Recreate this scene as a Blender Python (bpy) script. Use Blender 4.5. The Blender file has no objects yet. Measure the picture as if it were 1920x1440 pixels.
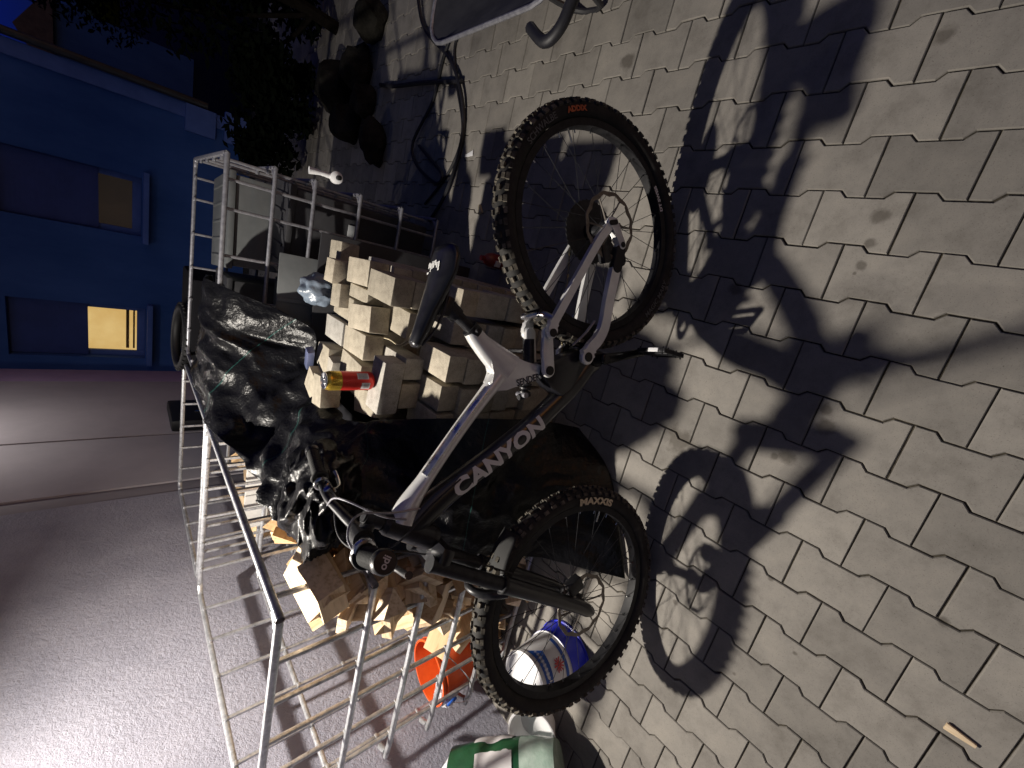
import bpy, bmesh, math, random
from mathutils import Vector, Matrix, noise, Euler
R = math.radians
random.seed(7)
S = bpy.context.scene
COL = S.collection

# ------------------------------------------------------------------ camera
cam = bpy.data.objects.new('camera', bpy.data.cameras.new('camera'))
COL.objects.link(cam)
CX = Vector((0.23517048, -0.64975153, -0.72285392))
CD = Vector((-0.93962924, -0.34218901, 0.00188804))
CF = Vector((-0.24857942, 0.67877067, -0.69099830))
M = Matrix.Identity(4)
for i in range(3):
    M[i][0] = CX[i]; M[i][1] = -CD[i]; M[i][2] = -CF[i]
M[2][3] = 1.46227
cam.matrix_world = M
cam.data.sensor_width = 36
cam.data.lens = 773.8 / 1920 * 36
cam.data.clip_start = 0.02
cam.data.clip_end = 2000
S.camera = cam

# ------------------------------------------------------------------ world, lamp light, exposure
w = bpy.data.worlds.new('World'); S.world = w; w.use_nodes = True
nt = w.node_tree
bg = nt.nodes['Background']
sky = nt.nodes.new('ShaderNodeTexSky'); sky.sky_type = 'NISHITA'
sky.sun_disc = False; sky.sun_elevation = R(1.1); sky.sun_rotation = R(130); sky.altitude = 300
mx = nt.nodes.new('ShaderNodeMix'); mx.data_type = 'RGBA'; mx.blend_type = 'MULTIPLY'
mx.inputs['Factor'].default_value = 1.0
# dusk: the afterglow lies behind the viewer, the sky over the house is already deep blue
wtc = nt.nodes.new('ShaderNodeTexCoord'); wsp = nt.nodes.new('ShaderNodeSeparateXYZ')
nt.links.new(wtc.outputs['Generated'], wsp.inputs[0])
wrp = nt.nodes.new('ShaderNodeValToRGB')
wrp.color_ramp.elements[0].position = 0.30; wrp.color_ramp.elements[0].color = (0.52, 0.56, 0.92, 1)
wrp.color_ramp.elements[1].position = 0.80; wrp.color_ramp.elements[1].color = (0.012, 0.035, 0.80, 1)
wma = nt.nodes.new('ShaderNodeMath'); wma.operation = 'MULTIPLY_ADD'; wma.inputs[1].default_value = 0.5; wma.inputs[2].default_value = 0.5
nt.links.new(wsp.outputs[1], wma.inputs[0]); nt.links.new(wma.outputs[0], wrp.inputs[0]); nt.links.new(wrp.outputs[0], mx.inputs[7])
nt.links.new(sky.outputs[0], mx.inputs[6])
nt.links.new(mx.outputs[2], bg.inputs[0])
bg.inputs[1].default_value = 0.15
S.view_settings.view_transform = 'Standard'
S.view_settings.look = 'None'
S.view_settings.exposure = 0.0
S.view_settings.gamma = 1.0

LAMP = Vector((-1.50, 1.53, 2.35))  # assumed main lamp out of view, its place worked out from the shadows
ld = bpy.data.lights.new('assumed_wall_lamp_light', 'AREA')
ld.shape = 'DISK'; ld.size = 0.08; ld.energy = 114; ld.color = (1.0, 0.925, 0.82); ld.spread = R(180)
lo = bpy.data.objects.new('assumed_wall_lamp_light', ld); COL.objects.link(lo)
lo.location = LAMP
lo.rotation_euler = Vector((0.26, -0.20, -0.94)).to_track_quat('-Z', 'Y').to_euler()

LAMP2 = Vector((-1.72, 4.75, 3.05))  # assumed second lamp, added out of view to brighten the far panels
l2 = bpy.data.lights.new('assumed_far_lamp_light', 'AREA'); l2.shape = 'DISK'; l2.size = 0.09; l2.energy = 14; l2.color = (1.0, 0.92, 0.84)
l2o = bpy.data.objects.new('assumed_far_lamp_light', l2); COL.objects.link(l2o); l2o.location = LAMP2
l2o.rotation_euler = Vector((-0.50, -0.05, -0.86)).to_track_quat('-Z', 'Y').to_euler()

# ------------------------------------------------------------------ helpers
def tag(o, label=None, cat=None, group=None, kind=None):
    if label: o['label'] = label
    if cat: o['category'] = cat
    if group: o['group'] = group
    if kind: o['kind'] = kind
    return o

def empty(name, loc=(0, 0, 0), label=None, cat=None, group=None, mat=None):
    o = bpy.data.objects.new(name, None); COL.objects.link(o)
    if mat is not None: o.matrix_world = mat
    else: o.location = loc
    o.empty_display_size = 0.1
    return tag(o, label, cat, group)

class MB:
    def __init__(s): s.bm = bmesh.new()
    def box(s, c, size, rot=None, bev=0.0, taper=1.0):
        r = rot.to_matrix().to_4x4() if isinstance(rot, Euler) else (rot or Matrix.Identity(4))
        m = Matrix.Translation(Vector(c)) @ r @ Matrix.Diagonal((size[0], size[1], size[2], 1))
        g = bmesh.ops.create_cube(s.bm, size=1.0, matrix=m)
        vs = g['verts']
        if taper != 1.0:
            inv = m.inverted()
            for v in vs:
                l = inv @ v.co
                if l.z > 0: v.co = m @ Vector((l.x * taper, l.y * taper, l.z))
        if bev > 0:
            es = list({e for v in vs for e in v.link_edges})
            bmesh.ops.bevel(s.bm, geom=es, offset=bev, segments=2, profile=0.6, affect='EDGES')
        return s
    def ring(s, c, ux, uy, n, pw=2.0):
        out = []
        for k in range(n):
            a = 2 * math.pi * k / n
            ca, sa = math.cos(a), math.sin(a)
            x = math.copysign(abs(ca) ** (2 / pw), ca); y = math.copysign(abs(sa) ** (2 / pw), sa)
            out.append(s.bm.verts.new(c + ux * x + uy * y))
        return out
    def skin(s, rings, closed=False, caps=True):
        n = len(rings[0])
        m = len(rings)
        for i in range(m if closed else m - 1):
            a, b = rings[i], rings[(i + 1) % m]
            for k in range(n):
                s.bm.faces.new((a[k], a[(k + 1) % n], b[(k + 1) % n], b[k]))
        if caps and not closed:
            s.bm.faces.new(rings[0][::-1]); s.bm.faces.new(rings[-1])
        return s
    def tube(s, pts, rad, n=10, smooth=6, closed=False, up=None, aspect=1.0, pw=2.0, caps=True):
        """tube along pts; rad number or list; smooth = Catmull-Rom subdivisions; up fixes the section's first axis."""
        pts = [Vector(p) for p in pts]
        rr = rad if isinstance(rad, (list, tuple)) else [rad] * len(pts)
        P, Q = [], []
        m = len(pts)
        if smooth > 1 and m > 2:
            segs = m if closed else m - 1
            for i in range(segs):
                if closed: p0, p1, p2, p3 = pts[i - 1], pts[i], pts[(i + 1) % m], pts[(i + 2) % m]
                else: p0, p1, p2, p3 = pts[max(i - 1, 0)], pts[i], pts[i + 1], pts[min(i + 2, m - 1)]
                for k in range(smooth):
                    t = k / smooth
                    P.append(0.5 * ((2 * p1) + (p2 - p0) * t + (2 * p0 - 5 * p1 + 4 * p2 - p3) * t * t + (3 * p1 - p0 - 3 * p2 + p3) * t ** 3))
                    Q.append(rr[i] * (1 - t) + rr[(i + 1) % m] * t)
            if not closed: P.append(pts[-1]); Q.append(rr[-1])
        else: P, Q = pts, list(rr)
        rings = []
        prev = None
        k_ = len(P)
        for i, p in enumerate(P):
            if closed: d = P[(i + 1) % k_] - P[i - 1]
            else: d = P[min(i + 1, k_ - 1)] - P[max(i - 1, 0)]
            d.normalize()
            if up is not None: u = Vector(up) - d * d.dot(Vector(up))
            elif prev is None:
                u = Vector((0, 0, 1)) if abs(d.z) < 0.9 else Vector((1, 0, 0))
                u = u - d * d.dot(u)
            else: u = prev - d * d.dot(prev)
            u.normalize(); prev = u
            v = d.cross(u)
            rings.append(s.ring(p, u * Q[i] * aspect, v * Q[i], n, pw))
        return s.skin(rings, closed, caps)
    def lathe(s, prof, n=32, mat=None, cap=True):
        """prof: list of (r, z) about local z, then transformed by mat"""
        mat = mat or Matrix.Identity(4)
        rings = []
        for r, z in prof:
            rings.append([s.bm.verts.new(mat @ Vector((r * math.cos(2 * math.pi * k / n), r * math.sin(2 * math.pi * k / n), z))) for k in range(n)])
        return s.skin(rings, False, cap)
    def prism(s, outline, y0, y1, bev=0.0, f=None):
        """outline in (x, z) extruded along y; f maps points"""
        f = f or (lambda p: p)
        a = [s.bm.verts.new(f(Vector((x, y0, z)))) for x, z in outline]
        b = [s.bm.verts.new(f(Vector((x, y1, z)))) for x, z in outline]
        n = len(a)
        fa = s.bm.faces.new(a); fb = s.bm.faces.new(b[::-1])
        for k in range(n): s.bm.faces.new((a[k], b[k], b[(k + 1) % n], a[(k + 1) % n]))
        if bev:
            es = list(set(fa.edges) | set(fb.edges))
            bmesh.ops.bevel(s.bm, geom=es, offset=bev, segments=3, profile=0.5, affect='EDGES')
        return s
    def torus(s, c, ax, R_, r_, n=72, m=12, aspect=1.0):
        c = Vector(c); ax = Vector(ax).normalized()
        u = ax.orthogonal().normalized(); v = ax.cross(u)
        rings = []
        for i in range(n):
            a = 2 * math.pi * i / n
            d = u * math.cos(a) + v * math.sin(a)
            rings.append([s.bm.verts.new(c + d * (R_ + r_ * math.cos(2 * math.pi * k / m)) + ax * (r_ * aspect * math.sin(2 * math.pi * k / m))) for k in range(m)])
        return s.skin(rings, True)
    def quad(s, *p):
        s.bm.faces.new([s.bm.verts.new(Vector(q)) for q in p]); return s
    def build(s, name, mat, parent=None, smooth=True, angle=38):
        bmesh.ops.recalc_face_normals(s.bm, faces=s.bm.faces[:])
        me = bpy.data.meshes.new(name); s.bm.to_mesh(me); s.bm.free()
        me.materials.append(mat)
        if smooth:
            me.polygons.foreach_set('use_smooth', [True] * len(me.polygons))
            try: me.set_sharp_from_angle(angle=R(angle))
            except Exception: pass
        o = bpy.data.objects.new(name, me); COL.objects.link(o)
        if parent is not None: o.parent = parent
        return o

def copy_tree(o, parent=None):
    c = o.copy(); COL.objects.link(c)
    if parent is not None: c.parent = parent
    for ch in list(o.children): copy_tree(ch, c)
    return c

def text_geo(txt, size=1.0, bold=0.0):
    cu = bpy.data.curves.new('letters', 'FONT'); cu.body = txt; cu.size = size; cu.offset = bold
    cu.align_x = 'CENTER'; cu.align_y = 'CENTER'; cu.resolution_u = 3
    o = bpy.data.objects.new('letters', cu); COL.objects.link(o)
    dg = bpy.context.evaluated_depsgraph_get()
    me = o.evaluated_get(dg).to_mesh()
    vs = [v.co.copy() for v in me.vertices]; fs = [tuple(p.vertices) for p in me.polygons]
    o.evaluated_get(dg).to_mesh_clear()
    bpy.data.objects.remove(o); bpy.data.curves.remove(cu)
    return vs, fs

def lettering(name, txt, size, f, mat, parent, bold=0.0, sx=1.0):
    vs, fs = text_geo(txt, size, bold)
    bm_ = bmesh.new(); bv = [bm_.verts.new((v.x * sx, v.y, 0)) for v in vs]
    for q in fs:
        try: bm_.faces.new([bv[i] for i in q])
        except ValueError: pass
    bmesh.ops.triangulate(bm_, faces=bm_.faces[:])
    for _ in range(4):
        es = [e for e in bm_.edges if e.calc_length() > size * .16]
        if not es: break
        bmesh.ops.subdivide_edges(bm_, edges=es, cuts=1)
        bmesh.ops.triangulate(bm_, faces=[q for q in bm_.faces if len(q.verts) > 3])
    for v in bm_.verts: v.co = f(v.co.x, v.co.y)
    me = bpy.data.meshes.new(name); bm_.to_mesh(me); bm_.free()
    me.materials.append(mat)
    o = bpy.data.objects.new(name, me); COL.objects.link(o)
    if parent is not None: o.parent = parent
    return o

# ------------------------------------------------------------------ materials
def mat(name, col=(0.5, 0.5, 0.5), rough=0.5, metal=0.0, spec=0.5, coat=0.0):
    m = bpy.data.materials.new(name); m.use_nodes = True
    b = m.node_tree.nodes['Principled BSDF']
    b.inputs['Base Color'].default_value = (*col, 1)
    b.inputs['Roughness'].default_value = rough
    b.inputs['Metallic'].default_value = metal
    b.inputs['Specular IOR Level'].default_value = spec
    b.inputs['Coat Weight'].default_value = coat
    return m

def N(m, t, **kw):
    n = m.node_tree.nodes.new(t)
    for k, v in kw.items(): setattr(n, k, v)
    return n
def Lk(m, a, b): m.node_tree.links.new(a, b)
def BS(m): return m.node_tree.nodes['Principled BSDF']

def noise_node(m, scale, detail=5, rough=0.6, coord='Object', stretch=None):
    tc = N(m, 'ShaderNodeTexCoord'); src = tc.outputs[coord]
    if stretch:
        mp = N(m, 'ShaderNodeMapping'); mp.inputs['Scale'].default_value = stretch
        Lk(m, src, mp.inputs[0]); src = mp.outputs[0]
    n = N(m, 'ShaderNodeTexNoise'); n.inputs['Scale'].default_value = scale
    n.inputs['Detail'].default_value = detail; n.inputs['Roughness'].default_value = rough
    Lk(m, src, n.inputs['Vector'])
    return n.outputs[0]

def ramp(m, src, stops):
    r = N(m, 'ShaderNodeValToRGB')
    e = r.color_ramp.elements
    while len(e) < len(stops): e.new(0.5)
    for k, (p, c) in enumerate(stops):
        e[k].position = p; e[k].color = (*c, 1) if len(c) == 3 else c
    Lk(m, src, r.inputs[0]); return r.outputs[0]

def bump(m, src, strength=0.3, dist=0.01, prev=None):
    b = N(m, 'ShaderNodeBump'); b.inputs['Strength'].default_value = strength; b.inputs['Distance'].default_value = dist
    Lk(m, src, b.inputs['Height'])
    if prev is not None: Lk(m, prev, b.inputs['Normal'])
    Lk(m, b.outputs[0], BS(m).inputs['Normal']); return b.outputs[0]

def vary(m, c0, c1, scale=20, detail=6, stretch=None, lo=0.35, hi=0.65, coord='Object'):
    o = ramp(m, noise_node(m, scale, detail, 0.65, coord, stretch), [(lo, c0), (hi, c1)])
    Lk(m, o, BS(m).inputs['Base Color']); return o

def mixc(m, fac, a, b, mode='MIX'):
    x = N(m, 'ShaderNodeMix', data_type='RGBA', blend_type=mode)
    if isinstance(fac, (int, float)): x.inputs[0].default_value = fac
    else: Lk(m, fac, x.inputs[0])
    for s, k in ((a, 6), (b, 7)):
        if isinstance(s, tuple): x.inputs[k].default_value = (*s, 1)
        else: Lk(m, s, x.inputs[k])
    return x.outputs[2]

# pavers: grey-beige concrete, each stone its own tone, dark speckle and stains
PAVER = mat('paver_concrete', rough=0.78, spec=0.35)
g = N(PAVER, 'ShaderNodeNewGeometry')
tone = ramp(PAVER, g.outputs['Random Per Island'], [(0.0, (0.195, 0.182, 0.164)), (0.5, (0.235, 0.219, 0.197)), (1.0, (0.28, 0.261, 0.234))])
cl = ramp(PAVER, noise_node(PAVER, 7, 7, 0.72), [(0.30, (0.66, 0.65, 0.64)), (0.5, (0.95, 0.95, 0.95)), (0.68, (1.12, 1.11, 1.09))])
sp = ramp(PAVER, noise_node(PAVER, 330, 3, 0.8), [(0.28, (0.45, 0.42, 0.4)), (0.42, (1, 1, 1)), (0.66, (1, 1, 1)), (0.76, (1.3, 1.28, 1.22))])
c = mixc(PAVER, 1.0, mixc(PAVER, 1.0, tone, cl, 'MULTIPLY'), sp, 'MULTIPLY')
# oil spots, each at its own place on the ground
tc = N(PAVER, 'ShaderNodeTexCoord')
wob = N(PAVER, 'ShaderNodeTexNoise'); wob.inputs['Scale'].default_value = 28; wob.inputs['Detail'].default_value = 3
Lk(PAVER, tc.outputs['Object'], wob.inputs['Vector'])
stain = None
for x, y, r in ((0.376, 0.261, .020), (0.307, 0.259, .013), (0.248, 0.255, .013), (0.225, 0.262, .005), (0.80, 0.291, .022), (-0.153, 0.19, .016), (-0.196, 0.174, .024), (-0.319, 0.233, .026),
                (-0.335, 0.262, .012), (-0.696, 0.141, .009), (-0.865, 0.013, .007), (-0.80, 0.42, .008), (-0.98, 0.36, .010), (-1.06, 0.12, .008), (0.13, 0.55, .02), (-0.42, .55, .05), (0.9, 1.25, .03), (-0.55, -.2, .012)):
    d = N(PAVER, 'ShaderNodeVectorMath', operation='DISTANCE')
    Lk(PAVER, tc.outputs['Object'], d.inputs[0]); d.inputs[1].default_value = (x, y, 0)
    a = N(PAVER, 'ShaderNodeMath', operation='MULTIPLY_ADD')
    Lk(PAVER, wob.outputs[0], a.inputs[0]); a.inputs[1].default_value = 1.5 * r; Lk(PAVER, d.outputs['Value'], a.inputs[2])
    mr = N(PAVER, 'ShaderNodeMapRange'); mr.inputs[1].default_value = r * 1.35; mr.inputs[2].default_value = r * 1.95
    mr.inputs[3].default_value = 0.6; mr.inputs[4].default_value = 0.0
    Lk(PAVER, a.outputs[0], mr.inputs[0])
    if stain is None: stain = mr.outputs[0]
    else:
        x_ = N(PAVER, 'ShaderNodeMath', operation='MAXIMUM'); Lk(PAVER, stain, x_.inputs[0]); Lk(PAVER, mr.outputs[0], x_.inputs[1]); stain = x_.outputs[0]
c = mixc(PAVER, stain, c, (0.055, 0.045, 0.035))
Lk(PAVER, c, BS(PAVER).inputs['Base Color'])
nb = bump(PAVER, noise_node(PAVER, 420, 3, 0.7), 0.35, 0.0012)
bump(PAVER, noise_node(PAVER, 14, 4, 0.6), 0.25, 0.004, nb)

SAND = mat('joint_sand', rough=0.95, spec=0.1); vary(SAND, (0.022, 0.019, 0.016), (0.085, 0.074, 0.056), 60)
bump(SAND, noise_node(SAND, 300), 0.6, 0.003)
SOIL = mat('soil', rough=0.95, spec=0.1); vary(SOIL, (0.010, 0.008, 0.006), (0.022, 0.018, 0.015), 5)

WALL = mat('rough_plaster', rough=0.9, spec=0.2)
vary(WALL, (0.28, 0.277, 0.335), (0.36, 0.355, 0.42), 3, 6)
nb = bump(WALL, noise_node(WALL, 45, 6, 0.7), 0.9, 0.012)
bump(WALL, noise_node(WALL, 170, 3, 0.7), 0.6, 0.004, nb)
PANEL = mat('smooth_render', rough=0.85, spec=0.2)
vary(PANEL, (0.40, 0.38, 0.41), (0.46, 0.435, 0.465), 2, 5)
bump(PANEL, noise_node(PANEL, 120, 3, 0.6), 0.3, 0.002)
LILAC_LIGHT = mat('lilac_light_tint', rough=0.8, spec=0.2); vary(LILAC_LIGHT, (0.27, 0.2, 0.33), (0.32, 0.24, 0.38), 4)  # lilac mix of lamp and blue sky light, painted into the colour
HOUSE = mat('dusk_tinted_plaster', rough=0.9, spec=0.15); vary(HOUSE, (0.030, 0.080, 0.27), (0.052, 0.118, 0.36), 1.6, 8, (1, 1, .45))  # blue dusk light is put into the plaster colour
bump(HOUSE, noise_node(HOUSE, 60, 4), 0.3, 0.004)
HTRIM = mat('dusk_tinted_trim', rough=0.7); vary(HTRIM, (0.06, 0.12, 0.38), (0.08, 0.15, 0.45), 5)  # trim colour carries the same painted-in dusk blue
SHUT = mat('dusk_tinted_slats', rough=0.6); vary(SHUT, (0.014, 0.036, 0.19), (0.022, 0.05, 0.24), 3)  # dusk blue is painted into the shutters as well
tcs = N(SHUT, 'ShaderNodeTexCoord'); wv = N(SHUT, 'ShaderNodeTexWave', wave_type='BANDS', bands_direction='Z'); wv.inputs['Scale'].default_value = 7.5
Lk(SHUT, tcs.outputs['Object'], wv.inputs['Vector']); bump(SHUT, wv.outputs[0], 0.10, 0.004)
ROOF = mat('roof_tiles', rough=0.8); vary(ROOF, (0.05, 0.04, 0.045), (0.09, 0.07, 0.07), 6)

GALV = mat('galvanised_steel', rough=0.4, metal=0.68)
gz = ramp(GALV, noise_node(GALV, 38, 6, 0.7), [(0.27, (0.15, 0.12, 0.10)), (0.40, (0.40, 0.41, 0.43)), (0.62, (0.60, 0.61, 0.63)), (0.8, (0.70, 0.71, 0.73))]); Lk(GALV, gz, BS(GALV).inputs['Base Color'])
rr_ = ramp(GALV, noise_node(GALV, 90, 4), [(0.3, (0.30,) * 3), (0.7, (0.5,) * 3)]); Lk(GALV, rr_, BS(GALV).inputs['Roughness'])
bump(GALV, noise_node(GALV, 60, 2), 0.12, 0.002)
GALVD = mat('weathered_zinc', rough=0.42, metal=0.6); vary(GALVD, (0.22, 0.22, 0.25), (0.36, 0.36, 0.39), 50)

BLOCK = mat('beige_concrete_block', rough=0.85, spec=0.25)
oi = N(BLOCK, 'ShaderNodeObjectInfo')
bt = ramp(BLOCK, oi.outputs['Random'], [(0.0, (0.28, 0.255, 0.21)), (0.45, (0.34, 0.308, 0.25)), (0.75, (0.39, 0.35, 0.285)), (1.0, (0.32, 0.315, 0.305))])
bcl = ramp(BLOCK, noise_node(BLOCK, 16, 6, 0.7), [(0.3, (0.58, 0.56, 0.54)), (0.5, (0.92, 0.91, 0.89)), (0.7, (1.15, 1.12, 1.08))])
bsp = ramp(BLOCK, noise_node(BLOCK, 260, 3, 0.8), [(0.3, (0.6, 0.58, 0.55)), (0.45, (1, 1, 1)), (0.8, (1.15, 1.14, 1.1))])
Lk(BLOCK, mixc(BLOCK, 1, mixc(BLOCK, 1, bt, bcl, 'MULTIPLY'), bsp, 'MULTIPLY'), BS(BLOCK).inputs['Base Color'])
nb = bump(BLOCK, noise_node(BLOCK, 300, 3), 0.35, 0.0015); bump(BLOCK, noise_node(BLOCK, 30, 4), 0.3, 0.004, nb)

WOOD = mat('split_pine', rough=0.75, spec=0.25)
oi = N(WOOD, 'ShaderNodeObjectInfo')
wt = ramp(WOOD, oi.outputs['Random'], [(0.0, (0.40, 0.26, 0.14)), (0.25, (0.62, 0.46, 0.28)), (0.65, (0.74, 0.60, 0.42)), (1.0, (0.70, 0.58, 0.44))])
grain = ramp(WOOD, noise_node(WOOD, 60, 4, 0.6, 'Object', (0.12, 1, 1)), [(0.32, (0.66, 0.57, 0.47)), (0.5, (0.95, 0.93, 0.9)), (0.7, (1.08, 1.06, 1.04))])
Lk(WOOD, mixc(WOOD, 1, wt, grain, 'MULTIPLY'), BS(WOOD).inputs['Base Color'])
bump(WOOD, noise_node(WOOD, 70, 4, 0.6, 'Object', (0.15, 1, 1)), 0.35, 0.003)

TARP = mat('black_woven_tarp', rough=0.34, spec=0.26)
BS(TARP).inputs['Base Color'].default_value = (0.009, 0.010, 0.012, 1)
uv = N(TARP, 'ShaderNodeTexCoord')
sx = N(TARP, 'ShaderNodeSeparateXYZ'); Lk(TARP, uv.outputs['UV'], sx.inputs[0])
fr = N(TARP, 'ShaderNodeMath', operation='FRACT'); ml = N(TARP, 'ShaderNodeMath', operation='MULTIPLY'); ml.inputs[1].default_value = 5.0
Lk(TARP, sx.outputs[1], ml.inputs[0]); Lk(TARP, ml.outputs[0], fr.inputs[0])
st = N(TARP, 'ShaderNodeMath', operation='LESS_THAN'); st.inputs[1].default_value = 0.006; Lk(TARP, fr.outputs[0], st.inputs[0])
Lk(TARP, mixc(TARP, st.outputs[0], (0.004, 0.004, 0.005), (0.012, 0.05, 0.044)), BS(TARP).inputs['Base Color'])
nb = bump(TARP, noise_node(TARP, 26, 4, 0.55, 'Object'), 0.7, 0.012)
nb = bump(TARP, noise_node(TARP, 170, 2, 0.5, 'Object', (1, 1, 0.3)), 0.5, 0.002, nb)

BAGM = mat('black_bag_film', (0.005, 0.005, 0.006), 0.38, spec=0.25)
nb = bump(BAGM, noise_node(BAGM, 30, 4, 0.55), 0.7, 0.010); bump(BAGM, noise_node(BAGM, 150, 2, 0.5), 0.5, 0.002, nb)
FABRIC = mat('black_cloth', (0.006, 0.006, 0.008), 0.9, spec=0.15)
RAW = mat('brushed_aluminium', rough=0.30, metal=1.0)
vary(RAW, (0.62, 0.62, 0.64), (0.78, 0.78, 0.80), 30, 3, None)
rb = ramp(RAW, noise_node(RAW, 40, 5), [(0.3, (0.20,) * 3), (0.7, (0.40,) * 3)]); Lk(RAW, rb, BS(RAW).inputs['Roughness'])
SILV = mat('silver_frame_paint', rough=0.30, metal=0.30, coat=0.5)
vary(SILV, (0.70, 0.70, 0.69), (0.79, 0.79, 0.78), 25, 5)
BLK = mat('satin_black_carbon', (0.012, 0.012, 0.015), 0.32, spec=0.5, coat=0.3)
vary(BLK, (0.009, 0.009, 0.012), (0.018, 0.018, 0.022), 35)
BLKM = mat('black_anodised', (0.015, 0.015, 0.017), 0.4, metal=0.3)
vary(BLKM, (0.010, 0.010, 0.012), (0.03, 0.03, 0.033), 60)
HOLE = mat('bearing_black', (0.004, 0.004, 0.005), 0.6)
RUB = mat('tyre_rubber', rough=0.78, spec=0.3)
dust = ramp(RUB, noise_node(RUB, 18, 6, 0.7), [(0.36, (0.012, 0.012, 0.012)), (0.62, (0.028, 0.026, 0.024)), (0.8, (0.09, 0.08, 0.066))])
Lk(RUB, dust, BS(RUB).inputs['Base Color']); bump(RUB, noise_node(RUB, 200, 3), 0.3, 0.001)
RUBD = mat('dusty_tyre_rubber', rough=0.85, spec=0.25)
dust = ramp(RUBD, noise_node(RUBD, 26, 6, 0.7), [(0.35, (0.02, 0.019, 0.017)), (0.5, (0.07, 0.062, 0.05)), (0.72, (0.2, 0.178, 0.14))])
Lk(RUBD, dust, BS(RUBD).inputs['Base Color'])
RIM = mat('black_rim', (0.010, 0.010, 0.012), 0.5, spec=0.25); vary(RIM, (0.008, 0.008, 0.010), (0.02, 0.02, 0.022), 40)
ROTOR = mat('worn_rotor_steel', (0.2, 0.18, 0.16), 0.45, metal=0.8); vary(ROTOR, (0.13, 0.115, 0.10), (0.24, 0.215, 0.19), 60)
STEEL = mat('polished_steel', (0.6, 0.6, 0.6), 0.22, metal=1.0); vary(STEEL, (0.5, 0.5, 0.5), (0.68, 0.67, 0.66), 60)
GOLD = mat('bronze_chain', (0.45, 0.36, 0.18), 0.35, metal=1.0); vary(GOLD, (0.25, 0.2, 0.11), (0.5, 0.42, 0.26), 90)
GRIP = mat('rubber_grip', (0.012, 0.012, 0.012), 0.75)
WHT = mat('white_print', (0.72, 0.72, 0.70), 0.6); vary(WHT, (0.66, 0.66, 0.64), (0.76, 0.76, 0.74), 40)
CREAM = mat('cream_print', (0.62, 0.54, 0.36), 0.7); vary(CREAM, (0.5, 0.43, 0.28), (0.68, 0.6, 0.42), 60)
GREYP = mat('grey_print', (0.10, 0.10, 0.10), 0.7); vary(GREYP, (0.075, 0.075, 0.075), (0.13, 0.13, 0.13), 60)
ORNP = mat('orange_print', (0.45, 0.10, 0.03), 0.7); vary(ORNP, (0.35, 0.07, 0.02), (0.5, 0.12, 0.04), 60)
DARKP = mat('dark_print', (0.03, 0.03, 0.035), 0.6)
GRP = mat('silver_print', (0.55, 0.55, 0.55), 0.45, metal=0.2); vary(GRP, (0.5, 0.5, 0.5), (0.6, 0.6, 0.6), 30)
def plast(name, a, b, rough=0.4, sc=12, bm_=0.0, **kw):
    m = mat(name, a, rough, **kw); vary(m, a, b, sc)
    if bm_: bump(m, noise_node(m, 60, 4), bm_, 0.004)
    return m
ORNG = plast('orange_plastic', (0.62, 0.075, 0.012), (0.78, 0.12, 0.02), 0.38, 8, 0.15)
BLUE = plast('blue_plastic', (0.012, 0.02, 0.50), (0.02, 0.035, 0.62), 0.3, 8)
BLUEL = plast('blue_label', (0.01, 0.07, 0.36), (0.015, 0.09, 0.42), 0.5, 20)
REDL = plast('red_label', (0.5, 0.05, 0.06), (0.6, 0.08, 0.09), 0.55, 60)
WPL = plast('white_plastic', (0.66, 0.66, 0.68), (0.75, 0.75, 0.76), 0.35, 6)
PAPER = plast('paper_label', (0.55, 0.53, 0.54), (0.64, 0.62, 0.63), 0.65, 10)
GREEN = plast('green_film', (0.006, 0.045, 0.018), (0.014, 0.075, 0.032), 0.3, 7, 0.4)
FOIL = mat('crumpled_film', rough=0.25, spec=0.8); vary(FOIL, (0.55, 0.56, 0.6), (0.8, 0.8, 0.83), 14); bump(FOIL, noise_node(FOIL, 16, 4), 1.0, 0.03)
MILK = plast('milky_film', (0.20, 0.30, 0.24), (0.38, 0.46, 0.41), 0.25, 8, 0.5)
REDC = plast('red_can_paint', (0.55, 0.025, 0.02), (0.66, 0.04, 0.03), 0.32, 20, metal=0.35)
GOLDC = plast('gold_can_paint', (0.62, 0.40, 0.05), (0.75, 0.52, 0.09), 0.25, 18, metal=0.75)
CANTOP = plast('can_aluminium', (0.6, 0.6, 0.62), (0.75, 0.75, 0.77), 0.25, 40, metal=1.0)
GREYB = plast('grey_storage_plastic', (0.085, 0.092, 0.095), (0.125, 0.132, 0.135), 0.5, 5)
DGREY = plast('dark_grey_steel', (0.018, 0.018, 0.021), (0.032, 0.032, 0.036), 0.55, 9)
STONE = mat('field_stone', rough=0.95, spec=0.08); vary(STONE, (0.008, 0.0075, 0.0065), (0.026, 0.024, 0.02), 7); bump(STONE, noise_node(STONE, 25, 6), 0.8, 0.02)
HOSE = plast('black_hose', (0.008, 0.008, 0.011), (0.014, 0.014, 0.018), 0.55, 30)
CORD = plast('beige_cord', (0.36, 0.31, 0.2), (0.46, 0.4, 0.28), 0.8, 60)
BARK = mat('dark_bark', rough=0.9, spec=0.05); vary(BARK, (0.006, 0.005, 0.004), (0.014, 0.011, 0.009), 20)
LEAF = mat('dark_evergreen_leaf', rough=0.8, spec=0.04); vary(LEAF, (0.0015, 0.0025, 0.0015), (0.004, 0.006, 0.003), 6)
BLUEG = plast('blue_grey_metal', (0.10, 0.12, 0.22), (0.14, 0.16, 0.28), 0.35, 25, metal=0.4)
BOARD = plast('pale_grey_board', (0.36, 0.35, 0.34), (0.45, 0.44, 0.42), 0.7, 6, 0.2)
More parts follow.
